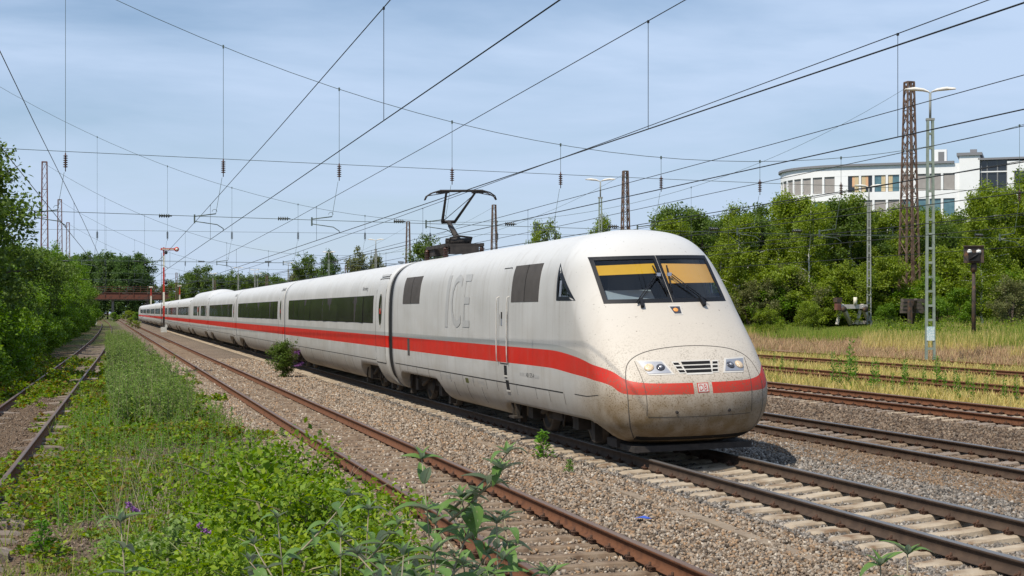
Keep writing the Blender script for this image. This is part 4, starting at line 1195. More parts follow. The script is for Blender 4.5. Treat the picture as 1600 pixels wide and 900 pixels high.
hsY = []
for i, (y0, sl, xl, xr, k) in enumerate(HS):
    Y = lambda x: y0 + sl * x
    hsY.append(Y)
    far = i >= 2
    for side, x in (('left', xl), ('right', xr)):
        if i == 0: lab = 'lattice mast carrying the nearest cross wires on the %s, outside the picture' % side
        else:
            lab = ('rusty red lattice mast %s in the row rising behind the hedge' % ['', 'hidden first', 'tallest', 'second tallest', 'third tallest'][i]) if side == 'left' else \
                  ('%s' % ['', 'big rusty lattice mast in front of the white building', 'slim rusty lattice mast above the roof of the train nose', 'lattice mast standing just right of the pantograph', 'lattice mast standing just left of the pantograph'][i])
        lattice_mast(lab, x, Y(x), (20.4 if side == 'left' else 20.9) if i != 1 else 20.9, 1.0 if side == 'left' else 1.35, .55, 'mast_red' if side == 'left' else 'mast_rust', double=(i == 1 and side == 'right'))
    t = thing('cross_span', 'set of cross wires with insulators spanning all tracks, %s of five' % NAMES[i], 'overhead wires', (0, 0, 0), group='cross spans of the overhead line')
    xs = np.linspace(xl, xr, 40); zl, zr = 9.45 + k * (xl - 27) ** 2, 9.45 + k * (xr - 27) ** 2
    zc = lambda x: 9.45 + (min(zl, 20.2) - 9.45) * ((x - 27) / (xl - 27)) ** 2 if x < 27 else 9.45 + (min(zr, 20.6) - 9.45) * ((x - 27) / (xr - 27)) ** 2
    r = .014 if i < 2 else .018
    mb = MB(); mb.tube([(x, Y(x), zc(x)) for x in xs], r, 4); mb.build('cross_catenary_wire', 'wire_green', t)
    for z, nm in ((8.62, 'upper_span_wire'), (6.25, 'lower_span_wire')):
        mb = MB(); mb.tube([(x, Y(x), z - .12 * (1 - ((x - 28) / 35) ** 2) + (.16 if x < 28 else 0) * ((28 - x) / 35)) for x in np.linspace(xl, xr, 14)], r * .85, 4); mb.build(nm, 'wire_green', t)
    for q in range(len(TRK)):
        x = txf(q, Y(0)); y = Y(x)
        mb = MB(); mb.tube([(x, y, zc(x)), (x, y, 8.6)], r * .7, 4); mb.box((x, y, zc(x)), (.06, .06, .14)); mb.build('hanger', 'wire_green', t)
        mb = MB(); disc_string(mb, (x, y, 8.33), 'Z', 6, .10, .085); mb.tube([(x, y, 8.1), (x, y, 7.93)], .02, 5); mb.build('hanging_insulator', 'insulator_brown' if i == 0 else 'insulator_dark', t)
        mb = MB(); disc_string(mb, (x - 2.35, y, 6.3), 'X', 5, .09, .09)
        mb.build('span_insulator', 'insulator_dark', t)
        mb = MB(); bx = x - 1.15
        mb.bar((bx, y, 6.38), (bx, y, 6.02), .06, .06); mb.tube([(bx, y, 6.3), (bx + .85, y, 6.42)], .022, 6); mb.tube([(bx, y, 6.1), (bx + .9, y, 5.98), (x, y, 5.82), (x, y, 5.74)], .018, 6)
        mb.tube([(bx + .8 + .1 * math.cos(a), y, 6.5 + .1 * math.sin(a)) for a in np.linspace(0, math.pi, 7)], .01, 4); mb.tube([(bx + .85, y, 6.42), (x - .05, y, 7.9)], .009, 4)
        mb.build('steady_arm', 'wire_green', t)

# masts seen over the roof that carry no cross span, and yard lamps
lattice_mast('short lattice mast beside the far coaches', 41, 262, 10.5, .6, .4, 'mast_rust')
lamp_post('green yard lamp post with two white heads and graffiti near its foot', 35.3, 59.2, 12.3, 1.15)
gp = MB(); gp.box((0, 0, 0), (.34, .03, .62)); gr_ = gp.build('graffiti_patch', 'graffiti', [o for o in S.objects if o.name.startswith('lamp_post')][0], (0, -.11, 1.3))
lamp_post('yard lamp post standing beside the pale buffer stop', 57, 104.5, 12.2, .9, 'mast_grey')
lamp_post('yard lamp post behind the roof left of the train nose', 35.3, 105, 12.2, .9)
lamp_post('yard lamp post behind the coaches left of the pantograph', 35.3, 200, 12.2, .9, 'mast_grey')
lamp_post('yard lamp post beside the dark pointed poplar behind the coaches', 35.3, 244, 12.2, .9)
lamp_post('yard lamp post above the third coach', 35.3, 300, 12.2, .9, 'mast_grey')
lamp_post('small yard lamp post among the birches right of the nose', 60, 152, 12.2, .9, 'mast_grey')
for k, (x, y) in enumerate(((28, 330), (33, 345), (37, 380), (26, 380))):
    lamp_post('far yard lamp post before the round trees, %s from the restaurant car' % ['nearest', 'second', 'third', 'farthest'][k], x, y, 12.0, .9, 'mast_grey')
for k, (x, y, h) in enumerate(((13.5, 300, 10), (24, 345, 9.5), (30, 290, 9.5))):
    lattice_mast('slim far mast above the roofs of the last coaches, %s of three' % ['thinnest', 'middle', 'stoutest'][k], x, y, h, .4 + .1 * k, .3, 'mast_rust')

sup = [-56, 3.5] + [None] * 5
for q, (nm, _) in enumerate(TRK):
    t = thing('overhead_line', 'contact and messenger wire with droppers above the ' + nm, 'overhead wires', (0, 0, 0), group='overhead lines along the tracks')
    ys = [-54, 3.5] + [Y(txf(q, Y(0))) for Y in hsY] + [380]
    r = .011
    pts = []; cp = []
    for a, b in zip(ys[:-1], ys[1:]):
        for s in np.linspace(0, 1, 9)[:-1]:
            y = a + (b - a) * s; pts.append((txf(q, y), y, 7.93 - .92 * 4 * s * (1 - s)))
    pts.append((txf(q, 380), 380, 7.93))
    rr = [float(np.interp(p[1], [0, 60, 150, 380], [.0095, .013, .018, .03])) for p in pts]
    mb = MB(); mb.tube(pts, rr, 4); mb.build('messenger_wire', 'wire', t)
    cp = [(p[0], p[1], 5.74) for p in pts]; mb = MB(); mb.tube(cp, [v * 1.15 for v in rr], 4); mb.build('contact_wire', 'wire', t)
    for a, b in zip(ys[:-1], ys[1:]):
        if a < -10 or a > 260: continue
        n = 7
        for j in range(n):
            s = (j + .5) / n; y = a + (b - a) * s; x = txf(q, y); zt0 = 7.93 - .92 * 4 * s * (1 - s)
            mb = MB(); mb.tube([(x, y, zt0), (x, y, 5.74)], float(np.interp(y, [0, 60, 200], [.005, .007, .012])), 4); mb.box((x, y, zt0), (.03, .05, .05)); mb.build('dropper', 'wire', t)

# ------------------------------------------------------------------ signals
def semaphore():
    x, y = 7.35, 199.0; z0 = g1(x, y)
    t = thing('semaphore_signal', 'red and white semaphore signal with raised arm between the tracks', 'signal', (x, y, z0))
    mb = MB(); zz = [0, 2.0, 3.4, 5.2, 6.8, 8.4, 9.9, 11.0]
    for i in range(7):
        mb.box((0, 0, (zz[i] + zz[i + 1]) / 2), (.26 - .012 * i, .26 - .012 * i, zz[i + 1] - zz[i]), [2, 0, 1, 0, 0, 1, 0][i])
    mb.build('signal_mast', ['signal_red', 'signal_white', 'dark_iron'], t)
    mb = MB(); mb.box((.55, -.2, 10.75), (1.9, .05, .30)); mb.build('signal_arm', 'signal_red', t)
    mb = MB(); mb.box((.5, -.24, 10.75), (1.5, .03, .12)); mb.lathe([(.001, -.045), (.17, -.045), (.17, 0)], (1.62, -.21, 10.75), axis='Y', n=18); mb.build('arm_stripe', 'signal_white', t)
    mb = MB(); mb.lathe([(.001, -.03), (.31, -.03), (.31, .03), (.001, .03)], (1.62, -.2, 10.75), axis='Y', n=20); mb.build('arm_disc', 'signal_red', t)
    for z in (10.3, 6.35):
        mb = MB(); mb.lathe([(.001, -.3), (.14, -.3), (.16, .1), (.2, .25)], (.3, -.1, z), axis='Y', n=12); mb.box((.3, 0, z + .22), (.3, .4, .06)); mb.build('signal_lamp', 'black_rubber', t)
    mb = MB(); mb.tube([(-.3, 0, .2), (-.3, 0, 10.3)], .025, 5)
    for k in range(20): mb.tube([(-.3, 0, .6 + k * .48), (-.1, 0, .6 + k * .48)], .015, 4)
    mb.build('ladder', 'dark_iron', t)
    mb = MB(); mb.box((0, -.1, .3), (.75, .6, .75)); mb.box((.3, -.2, .8), (.3, .3, .4)); mb.build('drive_box', 'box_white', t)
semaphore()
for (x, y, zt0, lb) in ((11.6, 402, 8.8, 'small far red and white signal post before the bridge, left one'), (18.9, 402, 9.2, 'small far red and white signal post before the bridge, right one')):
    t = thing('signal_post', lb, 'signal', (x, y, 0))
    mb = MB()
    for i in range(4): mb.box((0, 0, zt0 * (i + .5) / 4), (.35, .35, zt0 / 4), i % 2)
    mb.build('post', ['signal_white', 'signal_red'], t); mb = MB(); mb.box((0, -.1, zt0), (1.0, .3, .5)); mb.build('signal_head', 'signal_white', t)

x, y = 46.6, 73.6; z0 = g1(x, y)
t = thing('shunting_signal', 'rusty dark signal box with two white lights on a brown post', 'signal', (x, y, z0), -.5)
mb = MB(); mb.tube([(0, 0, 0), (0, 0, 4.4)], [.13, .09], 10); mb.lathe([(.16, 3.9), (.18, 4.2), (.1, 4.45)], n=10); mb.build('post', 'box_rust', t)
mb = MB(); mb.box((0, 0, 4.85), (1.05, .55, .9)); mb.box((0, -.05, 5.33), (1.12, .66, .05)); mb.build('housing', 'box_rust', t)
for s in (-1, 1):
    mb = MB(); mb.lathe([(.13, -.04), (.12, 0), (.001, 0)], (s * .24, -.30, 5.02), axis='Y', n=16); mb.build('light', 'lens_white', t)
mb = MB(); mb.box((0, -.32, 4.72), (.6, .12, .45)); mb.tube([(-.25, -.35, 4.55), (.0, -.42, 4.75), (.25, -.35, 4.9)], .05, 6); mb.build('shutter', 'black_rubber', t)

# ------------------------------------------------------------------ buffer stops
x, y = 55.6, 105; t = thing('buffer_stop', 'pale steel buffer stop frame in the green bushes', 'buffer stop', (x, y, g1(x, y) + .35), .2)
t.scale = (1.2, 1.2, 1.15)
for s in (-1, 1):
    mb = MB(); mb.bar((s * .8 - .55, -.9, 1.25), (s * .8 + .75, -.2, .05), .2, .26); mb.build('slanted_rail', 'buffer_pale', t)
    mb = MB(); mb.bar((s * .8 - .5, -.8, 1.2), (s * .8 - .7, -.6, .0), .15, .2); mb.build('upright_rail', 'buffer_pale', t)
    mb = MB(); mb.lathe([(.001, -.3), (.2, -.3), (.2, -.25), (.08, -.22), (.08, .2)], (s * .87 - .6, -1.0, 1.0), axis='Y', n=14); mb.build('buffer_head', 'box_rust', t)
mb = MB(); mb.box((-.5, -.9, 1.18), (2.3, .2, .28)); mb.build('cross_beam', 'buffer_pale', t)
mb = MB(); mb.box((.85, -.25, .12), (2.0, .2, .22)); mb.build('foot_beam', 'buffer_pale', t)
mb = MB(); mb.box((-1.75, -1.0, 1.2), (.3, .3, .5)); mb.box((-1.75, -1.0, 1.62), (.42, .35, .3), 1); mb.build('end_lamp', ['mast_red', 'box_rust'], t)
mb = MB(); mb.tube([(-.35, -1.0, 1.3), (-.35, -1.0, 1.8)], .12, 8); mb.build('post_cap', 'signal_white', t)
x, y = 60.2, 102; t = thing('buffer_stop', 'dark wooden buffer stop of heavy beams behind the lamp post', 'buffer stop', (x - 1.6, y - 2.5, g1(x, y) + .35), .15)
t.scale = (1.1, 1.1, 1.05)
for k in range(4):
    mb = MB(); mb.box((0, .0, .85 + k * .26), (3.3, .3, .24), 0, .02 * k - .03); mb.build('beam', 'buffer_wood', t)
for s in (-1, 1):
    mb = MB(); mb.bar((s * .9, -.5, 1.7), (s * .9 + .5, .4, .0), .2, .25); mb.build('brace', 'box_rust', t)
    mb = MB(); mb.bar((s * .9 - .3, -.3, 1.6), (s * .9 - .3, -.3, .0), .2, .25); mb.build('upright', 'box_rust', t)

# ------------------------------------------------------------------ road bridge
t = thing('road_bridge', 'rusty red girder bridge across the tracks in the distance', 'bridge', (0, 450, 0))
mb = MB(); mb.box((20, 4, 6.0), (150, 9, .5)); mb.build('deck', 'bridge_concrete', t)
gp = MB(); gp.box((0, 0, 0), (3.9, .12, 1.75)); gm = gp.mesh('girder_panel', 'bridge_red')
sp_ = MB(); sp_.box((0, 0, 0), (.18, .3, 1.9)); sm_ = sp_.mesh('stiffener', 'bridge_red')
for k in range(24):
    obj('girder_panel', gm, t, (-26 + k * 4, -.6, 7.1)); obj('stiffener', sm_, t, (-28 + k * 4, -.66, 7.1))
mb = MB(); mb.box((20, -.62, 6.15), (150, .5, .22)); mb.box((20, -.62, 8.05), (150, .5, .16)); mb.build('girder_flange', 'bridge_red', t)
mb = MB()
for k in range(70): mb.box((-50 + k * 2, -.4, 8.9), (.1, .1, 1.6))
for z in (8.6, 9.1, 9.7): mb.box((20, -.4, z), (140, .06, .08))
mb.build('railing', 'bridge_red', t)
for x in (-9, 2.2, 12.2, 22, 38, 55):
    mb = MB(); mb.box((x, 4, 2.9), (.7, 7, 5.8)); mb.build('pier', 'bridge_concrete', t)
mb = MB(); mb.box((-20, 4, 3.0), (14, 9, 6)); mb.build('abutment', 'bridge_concrete', t)
x, y = -2.3, 322; tag(MB().box((0, 0, .7), (1.3, .9, 1.5)).box((0, 0, 1.5), (1.4, 1.0, .1)).build('relay_cabinet', 'box_white', None, (x, y, g1(x, y))), 'small white relay cabinet at the end of the hedge', 'cabinet')

# ------------------------------------------------------------------ white curved building
def white_building():
    def at(px, zd):
        a = (px - 800) / 2340; xr = a * zd
        return np.array([zd * math.sin(THETA) + xr * math.cos(THETA), zd * math.cos(THETA) - xr * math.sin(THETA)])
    P0, P1 = at(1499, 184.5), at(1326, 189.0)
    d = (P1 - P0) / np.linalg.norm(P1 - P0); nrm = np.array([d[1], -d[0]])
    if np.dot(nrm, -P0) < 0: nrm = -nrm
    path = []; L = np.linalg.norm(P1 - P0)
    # straight part then a tightening arc turning back
    s = 0; p = P0.copy(); ang = math.atan2(d[1], d[0]); step = .5; pts = [p.copy()]
    turn = 1 if (np.cross(np.append(d, 0), np.append(-nrm, 0))[2] > 0) else -1
    while s < L + 22:
        k = 0 if s < L - 2 else (1 / 30 if s < L + 2 else 1 / 9.5)
        ang += turn * k * step; p = p + np.array([math.cos(ang), math.sin(ang)]) * step; s += step; pts.append(p.copy())
    pts = np.array(pts); S_ = np.arange(len(pts)) * step
    pos = lambda q: np.array([np.interp(q, S_, pts[:, 0]), np.interp(q, S_, pts[:, 1])])
    def frame(q):
        a, b = pos(max(q - .2, 0)), pos(q + .2); tt = (b - a) / np.linalg.norm(b - a); n2 = np.array([tt[1], -tt[0]])
        if np.dot(n2, nrm) < 0 and q < L: n2 = -n2
        if q >= L and np.dot(n2, pos(q) - (P1 - nrm * 12)) < 0: n2 = -n2
        return tt, n2
    zg = 1.5
    t = thing('white_building', 'white office building with curved corner behind the birches', 'building', (float(P0[0]), float(P0[1]), zg))
    off = np.array([P0[0], P0[1], zg])
    def slab(q0, q1, z0, z1, o0, o1, nm, m, parent, step=.8, mi=None):
        n = max(2, int((q1 - q0) / step) + 1); qs = np.linspace(q0, q1, n); vs = []
        for q in qs:
            c = pos(q); tt, n2 = frame(q)
            for o, z in ((o0, z0), (o1, z0), (o1, z1), (o0, z1)): vs.append((*(c + n2 * o), z))
        vs = [tuple(np.array(v) - off) for v in vs]
        fs = [(i * 4 + k, (i + 1) * 4 + k, (i + 1) * 4 + (k + 1) % 4, i * 4 + (k + 1) % 4) for i in range(n - 1) for k in range(4)] + [(0, 1, 2, 3), tuple((n - 1) * 4 + k for k in (3, 2, 1, 0))]
        mb = MB(); mb.add(vs, fs); o = mb.build(nm, m, parent)
        me = o.data; import bmesh
        bm = bmesh.new(); bm.from_mesh(me); bmesh.ops.recalc_face_normals(bm, faces=bm.faces); bm.to_mesh(me); bm.free()
        return o
    top = 20.75; W_ = L + 21.5
    rows = [(17.45, 19.55), (14.25, 16.45), (11.05, 13.25), (7.85, 10.05), (4.65, 6.85)]
    slab(0, W_, 19.55, top, -.35, 0, 'wall', 'render_white', t)
    slab(-.2, W_, top, top + .28, -.6, .28, 'roof_edge', 'roof_grey', t)
    for i, (a, b) in enumerate(rows):
        z0 = rows[i + 1][1] if i < 4 else zg
        slab(0, W_, z0, a, -.35, 0, 'wall', 'render_white', t)
    slab(0, W_, zg, top - .1, -6, -.6, 'inner_wall', 'blind_grey', t)
    # window bays: 1.36 m wide every 1.66 m
    bays = []; q = .6
    lay = 'wwwggg'
    starts = [.55, 2.2, 3.85, 5.5, 7.2, 8.85, 10.5, 12.15, 15.2, 16.85]
    k = 18.5
    while k < W_ - 1.6: starts.append(k); k += 1.66
    edges = [0] + [v for s0 in starts for v in (s0, s0 + 1.36)] + [W_]
    for (a, b) in rows:
        for j in range(0, len(edges), 2):
            if edges[j + 1] - edges[j] > .02: slab(edges[j], edges[j + 1], a, b, -.34, -.01, 'pier', 'render_white', t)
    r2 = random.Random(4)
    for ri, (a, b) in enumerate(rows[:3]):
        for j, s0 in enumerate(starts):
            lit = (ri == 0 and 4 <= j <= 7)
            w = slab(s0, s0 + 1.36, a, b, -.24, -.18, 'window', 'win_frame', t)
            if lit:
                slab(s0 + .05, s0 + 1.31, a + .05, b - .05, -.20, -.15, 'pane', 'window_teal' if j < 6 else 'window_dark', w)
                slab(s0 + (.05 if j % 2 else .82), s0 + (.54 if j % 2 else 1.31), a + .05, b - .05, -.17, -.12, 'curtain', 'curtain', w)
                if j >= 6: slab(s0 + .5, s0 + .85, a + .7, b - .05, -.165, -.13, 'curtain', 'curtain_peach', w)
            elif r2.random() < .75 or ri == 0:
                slab(s0 + .05, s0 + 1.31, a + .06, b - .05, -.20, -.15, 'blind', 'blind_grey', w)
            else:
                slab(s0 + .05, s0 + 1.31, a + .05, b - .05, -.20, -.15, 'pane', 'window_teal', w)
    # stair tower to the right
    tt = -d; base = P0
    def bx(u0, u1, dep0, dep1, z0, z1, nm, m, par=t):
        c = [base + tt * u + nrm * dd for u, dd in ((u0, dep0), (u1, dep0), (u1, dep1), (u0, dep1))]
        vs = [tuple(np.array([*p, z]) - off) for z in (z0, z1) for p in c]
        mb = MB(); mb.add(vs, [(3, 2, 1, 0), (4, 5, 6, 7), (0, 1, 5, 4), (1, 2, 6, 5), (2, 3, 7, 6), (3, 0, 4, 7)])
        import bmesh
        o = mb.build(nm, m, par); bm = bmesh.new(); bm.from_mesh(o.data); bmesh.ops.recalc_face_normals(bm, faces=bm.faces); bm.to_mesh(o.data); bm.free(); return o
    bx(0, 2.4, -8, .35, zg, 21.6, 'stair_tower', 'render_white'); bx(-.3, 2.7, -8.2, .55, 21.6, 21.95, 'tower_roof', 'roof_grey')
    gl_ = bx(2.4, 5.6, -8, -.25, zg, 21.0, 'glazed_stairwell', 'window_dark')
    for u in (2.5, 3.2, 4.4, 5.5): bx(u, u + .14, -.24, -.08, zg, 21.0, 'mullion', 'win_frame', gl_)
    for z in (12.5, 15.2, 17.0, 19.5): bx(2.4, 5.6, -.24, -.06, z, z + .14, 'transom', 'render_white', gl_)
    bx(5.6, 26, -8, .2, zg, 20.8, 'wing_wall', 'render_white'); bx(2.2, 26.2, -8.2, .35, 21.0, 21.25, 'wing_roof', 'roof_grey')
    for u in (6.4, 9, 11.6, 14.2, 17):
        w = bx(u, u + 1.4, .2, .26, 17.4, 19.6, 'window', 'win_frame'); bx(u + .07, u + 1.33, .26, .29, 17.47, 19.53, 'pane', 'window_dark', w)
    bx(-3.2, -1.6, -3, -1.5, top + .28, top + 1.9, 'roof_cabin', 'render_white'); bx(-2.6, -1.9, -1.5, -1.44, top + .4, top + 1.6, 'roof_door', 'win_frame')
    bx(1.2, 2.0, -2, -1.2, 21.95, 22.5, 'roof_vent', 'roof_grey')
white_building()

# litter and small finds
mb = MB(); r3 = random.Random(3); vs = [(math.cos(a) * (.09 + .06 * r3.random()), math.sin(a) * (.05 + .05 * r3.random()), .03 + .05 * r3.random()) for a in np.linspace(0, 6.28, 9)[:-1]] + [(0, 0, .09)]
mb.add(vs, [(i, (i + 1) % 8, 8) for i in range(8)]); tag(mb.build('crumpled_wrapper', 'litter_blue', None, (6.55, g1(6.6, 18) * 0 + 17.75, -.225)), 'crumpled blue wrapper lying on the ballast', 'litter')

# ------------------------------------------------------------------ vegetation
def leaf_quads(P, size, rg, aspect=.62, up=.5, droop=0.0, D=None, fold=.12):
    """one bent four-cornered leaf at each point"""
    n = len(P)
    a = rg.normal(size=(n, 3)) if D is None else D + rg.normal(size=(n, 3)) * .35
    a[:, 2] = a[:, 2] * (1 - up * .5) - droop
    a /= np.linalg.norm(a, axis=1)[:, None] + 1e-9
    nn = rg.normal(size=(n, 3)); nn[:, 2] = np.abs(nn[:, 2]) + up * 1.6
    b = np.cross(nn, a); b /= np.linalg.norm(b, axis=1)[:, None] + 1e-9
    c = np.cross(a, b)
    s = np.asarray(size)[:, None]
    v = np.stack([P, P + a * s * .45 + b * s * aspect * .5 + c * s * fold, P + a * s, P + a * s * .45 - b * s * aspect * .5 + c * s * fold], 1)
    return v.reshape(-1, 3)
def quads(n): return np.arange(n * 4).reshape(n, 4)

def tree_meshes(seed, H, R_, base=.22, limbs=26, per=5, leaves=9000, lsize=.2, clump=.5, tr=.14, lm='leaf_birch', bm='bark_birch', shape='oval', droop=.2, stems=1):
    rg = np.random.default_rng(seed); mb = MB(); cl = []; wt = []
    def prof(f):
        if shape == 'oval': return math.sin(math.pi * min(1, max(0, f * .88 + .12))) ** .7
        if shape == 'round': return math.sqrt(max(0, 1 - (2 * f - .9) ** 2 / 1.25))
        if shape == 'column': return (.55 + .45 * math.sin(math.pi * f)) * (1 if f < .8 else (1 - (f - .8) * 3.2))
        if shape == 'dome': return math.sqrt(max(0.02, 1 - f * f * .95))
        return 1
    for st in range(stems):
        az0 = rg.uniform(0, 6.28); lean = (R_ * .35 if stems > 1 else H * .03)
        top = np.array([math.cos(az0) * lean, math.sin(az0) * lean, H * rg.uniform(.86, 1.0)])
        zz = np.linspace(0, 1, 9); wob = rg.normal(0, .012 * H, (9, 2)) * (zz * (1 - zz) * 3)[:, None]
        path = np.stack([top[0] * zz ** 1.3 + wob[:, 0], top[1] * zz ** 1.3 + wob[:, 1], top[2] * zz], -1)
        r0 = tr / math.sqrt(stems)
        mb.tube([tuple(p) for p in path], [max(.012, r0 * (1 - .9 * z)) for z in zz], 7)
        at = lambda f: np.array([np.interp(f, zz, path[:, k]) for k in range(3)])
        for i in range(limbs // stems):
            f = base + (1 - base) * ((i + rg.random()) / (limbs // stems)) ** .9; f = min(f, .985)
            p = at(f); g = (f - base) / (1 - base)
            L = R_ * prof(g) * rg.uniform(.55, 1.12); az = rg.uniform(0, 6.28) + i * 2.4
            rise = rg.uniform(.15, .75) * L
            e = p + np.array([math.cos(az) * L, math.sin(az) * L, rise]); e[2] = min(e[2], H * 1.02)
            m_ = (p + e) / 2 + np.array([0, 0, .12 * L]); 
            ts = np.linspace(0, 1, 5); q = (1 - ts)[:, None] ** 2 * p + 2 * (ts * (1 - ts))[:, None] * m_ + ts[:, None] ** 2 * e
            mb.tube([tuple(v) for v in q], [max(.008, r0 * .42 * (1 - f) + .012) * (1 - .75 * t_) for t_ in ts], 4, cap=False)
            for j in range(per):
                t_ = rg.uniform(.3, 1.05); c = (1 - t_) ** 2 * p + 2 * t_ * (1 - t_) * m_ + t_ * t_ * e
                cl.append(c + rg.normal(0, clump * .45, 3)); wt.append(.5 + L / R_)
        for j in range(4): cl.append(at(1 - .04 * j) + rg.normal(0, clump * .25, 3)); wt.append(.35)
    cl = np.array(cl); wt = np.array(wt) * rg.uniform(.3, 1.5, len(wt)); k = rg.choice(len(cl), leaves, p=wt / wt.sum())
    rad = rg.uniform(.55, 1.25, len(cl))[k][:, None]
    d = rg.normal(size=(leaves, 3)); d /= np.linalg.norm(d, axis=1)[:, None]
    P = cl[k] + d * (rg.random((leaves, 1)) ** .5) * clump * rad * np.array([1, 1, .72 + droop])
    if droop: P[:, 2] -= rg.random(leaves) * droop * clump * 1.4
    P[:, 2] = np.maximum(P[:, 2], .05)
    V = leaf_quads(P, lsize * rg.uniform(.6, 1.3, leaves), rg, droop=droop)
    return mb.mesh('trunk', bm), npmesh('crown', V, quads(leaves), lm)

def plant(name, kind, meshes, x, y, label, cat, group, s=1.0, sz=None, rz=None, parts=('trunk', 'crown'), zoff=-.05):
    t = thing(name, label, cat, (x, y, g1(x, y) + zoff), rng.uniform(0, 6.28) if rz is None else rz, group=group)
    t.scale = (s, s, sz or s)
    for nm, me in zip(parts, meshes): obj(nm, me, t)
    return t

def at_px(px, zd):
    a = (px - 800) / 2340 * zd
    return zd * math.sin(THETA) + a * math.cos(THETA), zd * math.cos(THETA) - a * math.sin(THETA)

# --- birch belt on the right
BIR = [tree_meshes(100 + i, 12.0, 2.5, .16, 38, 5, 11000, .22, .60, .15, 'leaf_birch', 'bark_birch', 'oval', .4) for i in range(4)]
BRD = [tree_meshes(120 + i, 11.0, 3.6, .12, 30, 6, 10500, .23, .75, .2, 'leaf_dark', 'bark', 'round', .1) for i in range(3)]
SHR = [tree_meshes(140 + i, 4.0, 2.2, .05, 26, 5, 7000, .16, .5, .12, 'leaf_birch', 'bark', 'dome', .1, stems=4) for i in range(3)]
SHD = [tree_meshes(150 + i, 4.0, 2.2, .05, 26, 5, 7000, .17, .5, .12, 'leaf_hedge', 'bark', 'dome', .1, stems=4) for i in range(3)]
SHO = [tree_meshes(160 + i, 4.0, 2.2, .05, 26, 5, 6000, .16, .5, .12, 'leaf_olive', 'bark', 'dome', .1, stems=4) for i in range(2)]
rb = np.random.default_rng(5)
def where(px):
    for lim, w in ((1130, 'just right of the train nose'), (1225, 'left of the white building'), (1300, 'below the curved corner of the white building'), (1385, 'behind the yard lamp at the buffer stop'), (1450, 'around the big rusty lattice mast'), (1530, 'behind the rusty signal box')):
        if px < lim: return w
    return 'at the right edge of the picture'
def hedge_place(y):
    for lim, w in ((62, 'nearest to the camera'), (90, 'beside the first bend of the siding'), (150, 'halfway along the siding'), (220, 'far along the siding')):
        if y < lim: return w
    return 'close to the bridge'
def top_y(px): return float(np.interp(px, [1000, 1040, 1090, 1130, 1180, 1230, 1300, 1360, 1420, 1480, 1540, 1600, 1700], [350, 326, 318, 328, 322, 306, 308, 316, 326, 316, 300, 282, 275]))
k = 0
for row, (z0, z1, step) in enumerate(((140, 168, 24), (124, 140, 27), (118, 126, 34))):
    px = 1030 + row * 9
    while px < 1690:
        zd = rb.uniform(z0, z1)
        if 1396 < px < 1456: zd = max(zd, 128)
        x, y = at_px(px + rb.uniform(-8, 8), zd)
        zt0 = 2.43 + (487 - top_y(px) - rb.uniform(-22, 18 + row * 30)) * zd / 2340; H = zt0 - g1(x, y)
        if rb.random() < .20:
            m_ = BRD[int(rb.integers(3))]; plant('broadleaf_tree', 'tree', m_, x, y, 'dark broadleaf tree in the belt ' + where(px), 'tree', 'dark trees in the belt by the white building', H / 11, H / 11)
        else:
            m_ = BIR[int(rb.integers(4))]; plant('birch_tree', 'tree', m_, x, y, ['slim birch in the back row ', 'light green birch in the middle row ', 'full birch in the front row '][row] + where(px), 'tree', 'birches in the belt by the white building', H / 12 * rb.uniform(.9, 1.12), H / 12)
        px += step * rb.uniform(.8, 1.25)
for (px, zd, ty, lb) in ((1045, 158, 318, 'slender birch nearest to the roof of the train nose'), (1085, 150, 312, 'tall thin birch just right of the train nose'), (938, 190, 330, 'lone birch top behind the train roof and yard lamp')):
    x, y = at_px(px, zd); H = 2.43 + (487 - ty) * zd / 2340 - g1(x, y); plant('birch_tree', 't', BIR[k % 4], x, y, lb, 'tree', None, H / 12 * .75, H / 12); k += 1
x, y = at_px(1535, 100); plant('birch_tree', 't', BIR[1], x, y, 'fresh green young birch behind the rusty signal box', 'tree', None, .62, .52)
# shrubs at the foot of the belt
px = 1160
while px < 1660:
    zd = rb.uniform(115, 122); zd = max(zd, 121.5) if 1395 < px < 1455 else zd; x, y = at_px(px, zd); s = rb.uniform(.75, 1.35) * (.8 if 1395 < px < 1455 else 1)
    q = rb.random(); m_, lm_, gl = ((SHR[int(rb.integers(3))], 'light green bush at the foot of the birches', 'light bushes below the birches') if q < .6 else ((SHD[int(rb.integers(3))], 'deep green bush at the foot of the birches', 'deep green bushes below the birches') if q < .85 else (SHO[int(rb.integers(2))], 'yellowish bush at the foot of the birches', 'yellowish bushes below the birches')))
    plant('bush', 'b', m_, x, y, lm_.replace('at the foot of the birches', where(px)), 'bush', gl, s * 1.05, s * rb.uniform(.7, 1.15)); px += rb.uniform(7, 13)
for (px, zd, s, m_, lb) in ((1258, 108, .55, SHR[0], 'low bush left of the pale buffer stop'), (1388, 112, .45, SHD[0], 'low dark bush between the two buffer stops'), (1500, 100, .7, SHD[1], 'low dark bush right of the signal post'), (1580, 96, .8, SHO[0], 'yellow green bush at the right edge'), (1462, 111, .55, SHD[2], 'dark bush behind the wooden buffer stop'), (1203, 106, .5, SHR[2], 'low light bush close to the train nose')):
    x, y = at_px(px, zd); plant('bush', 'b', m_, x, y, lb, 'bush', None, s)

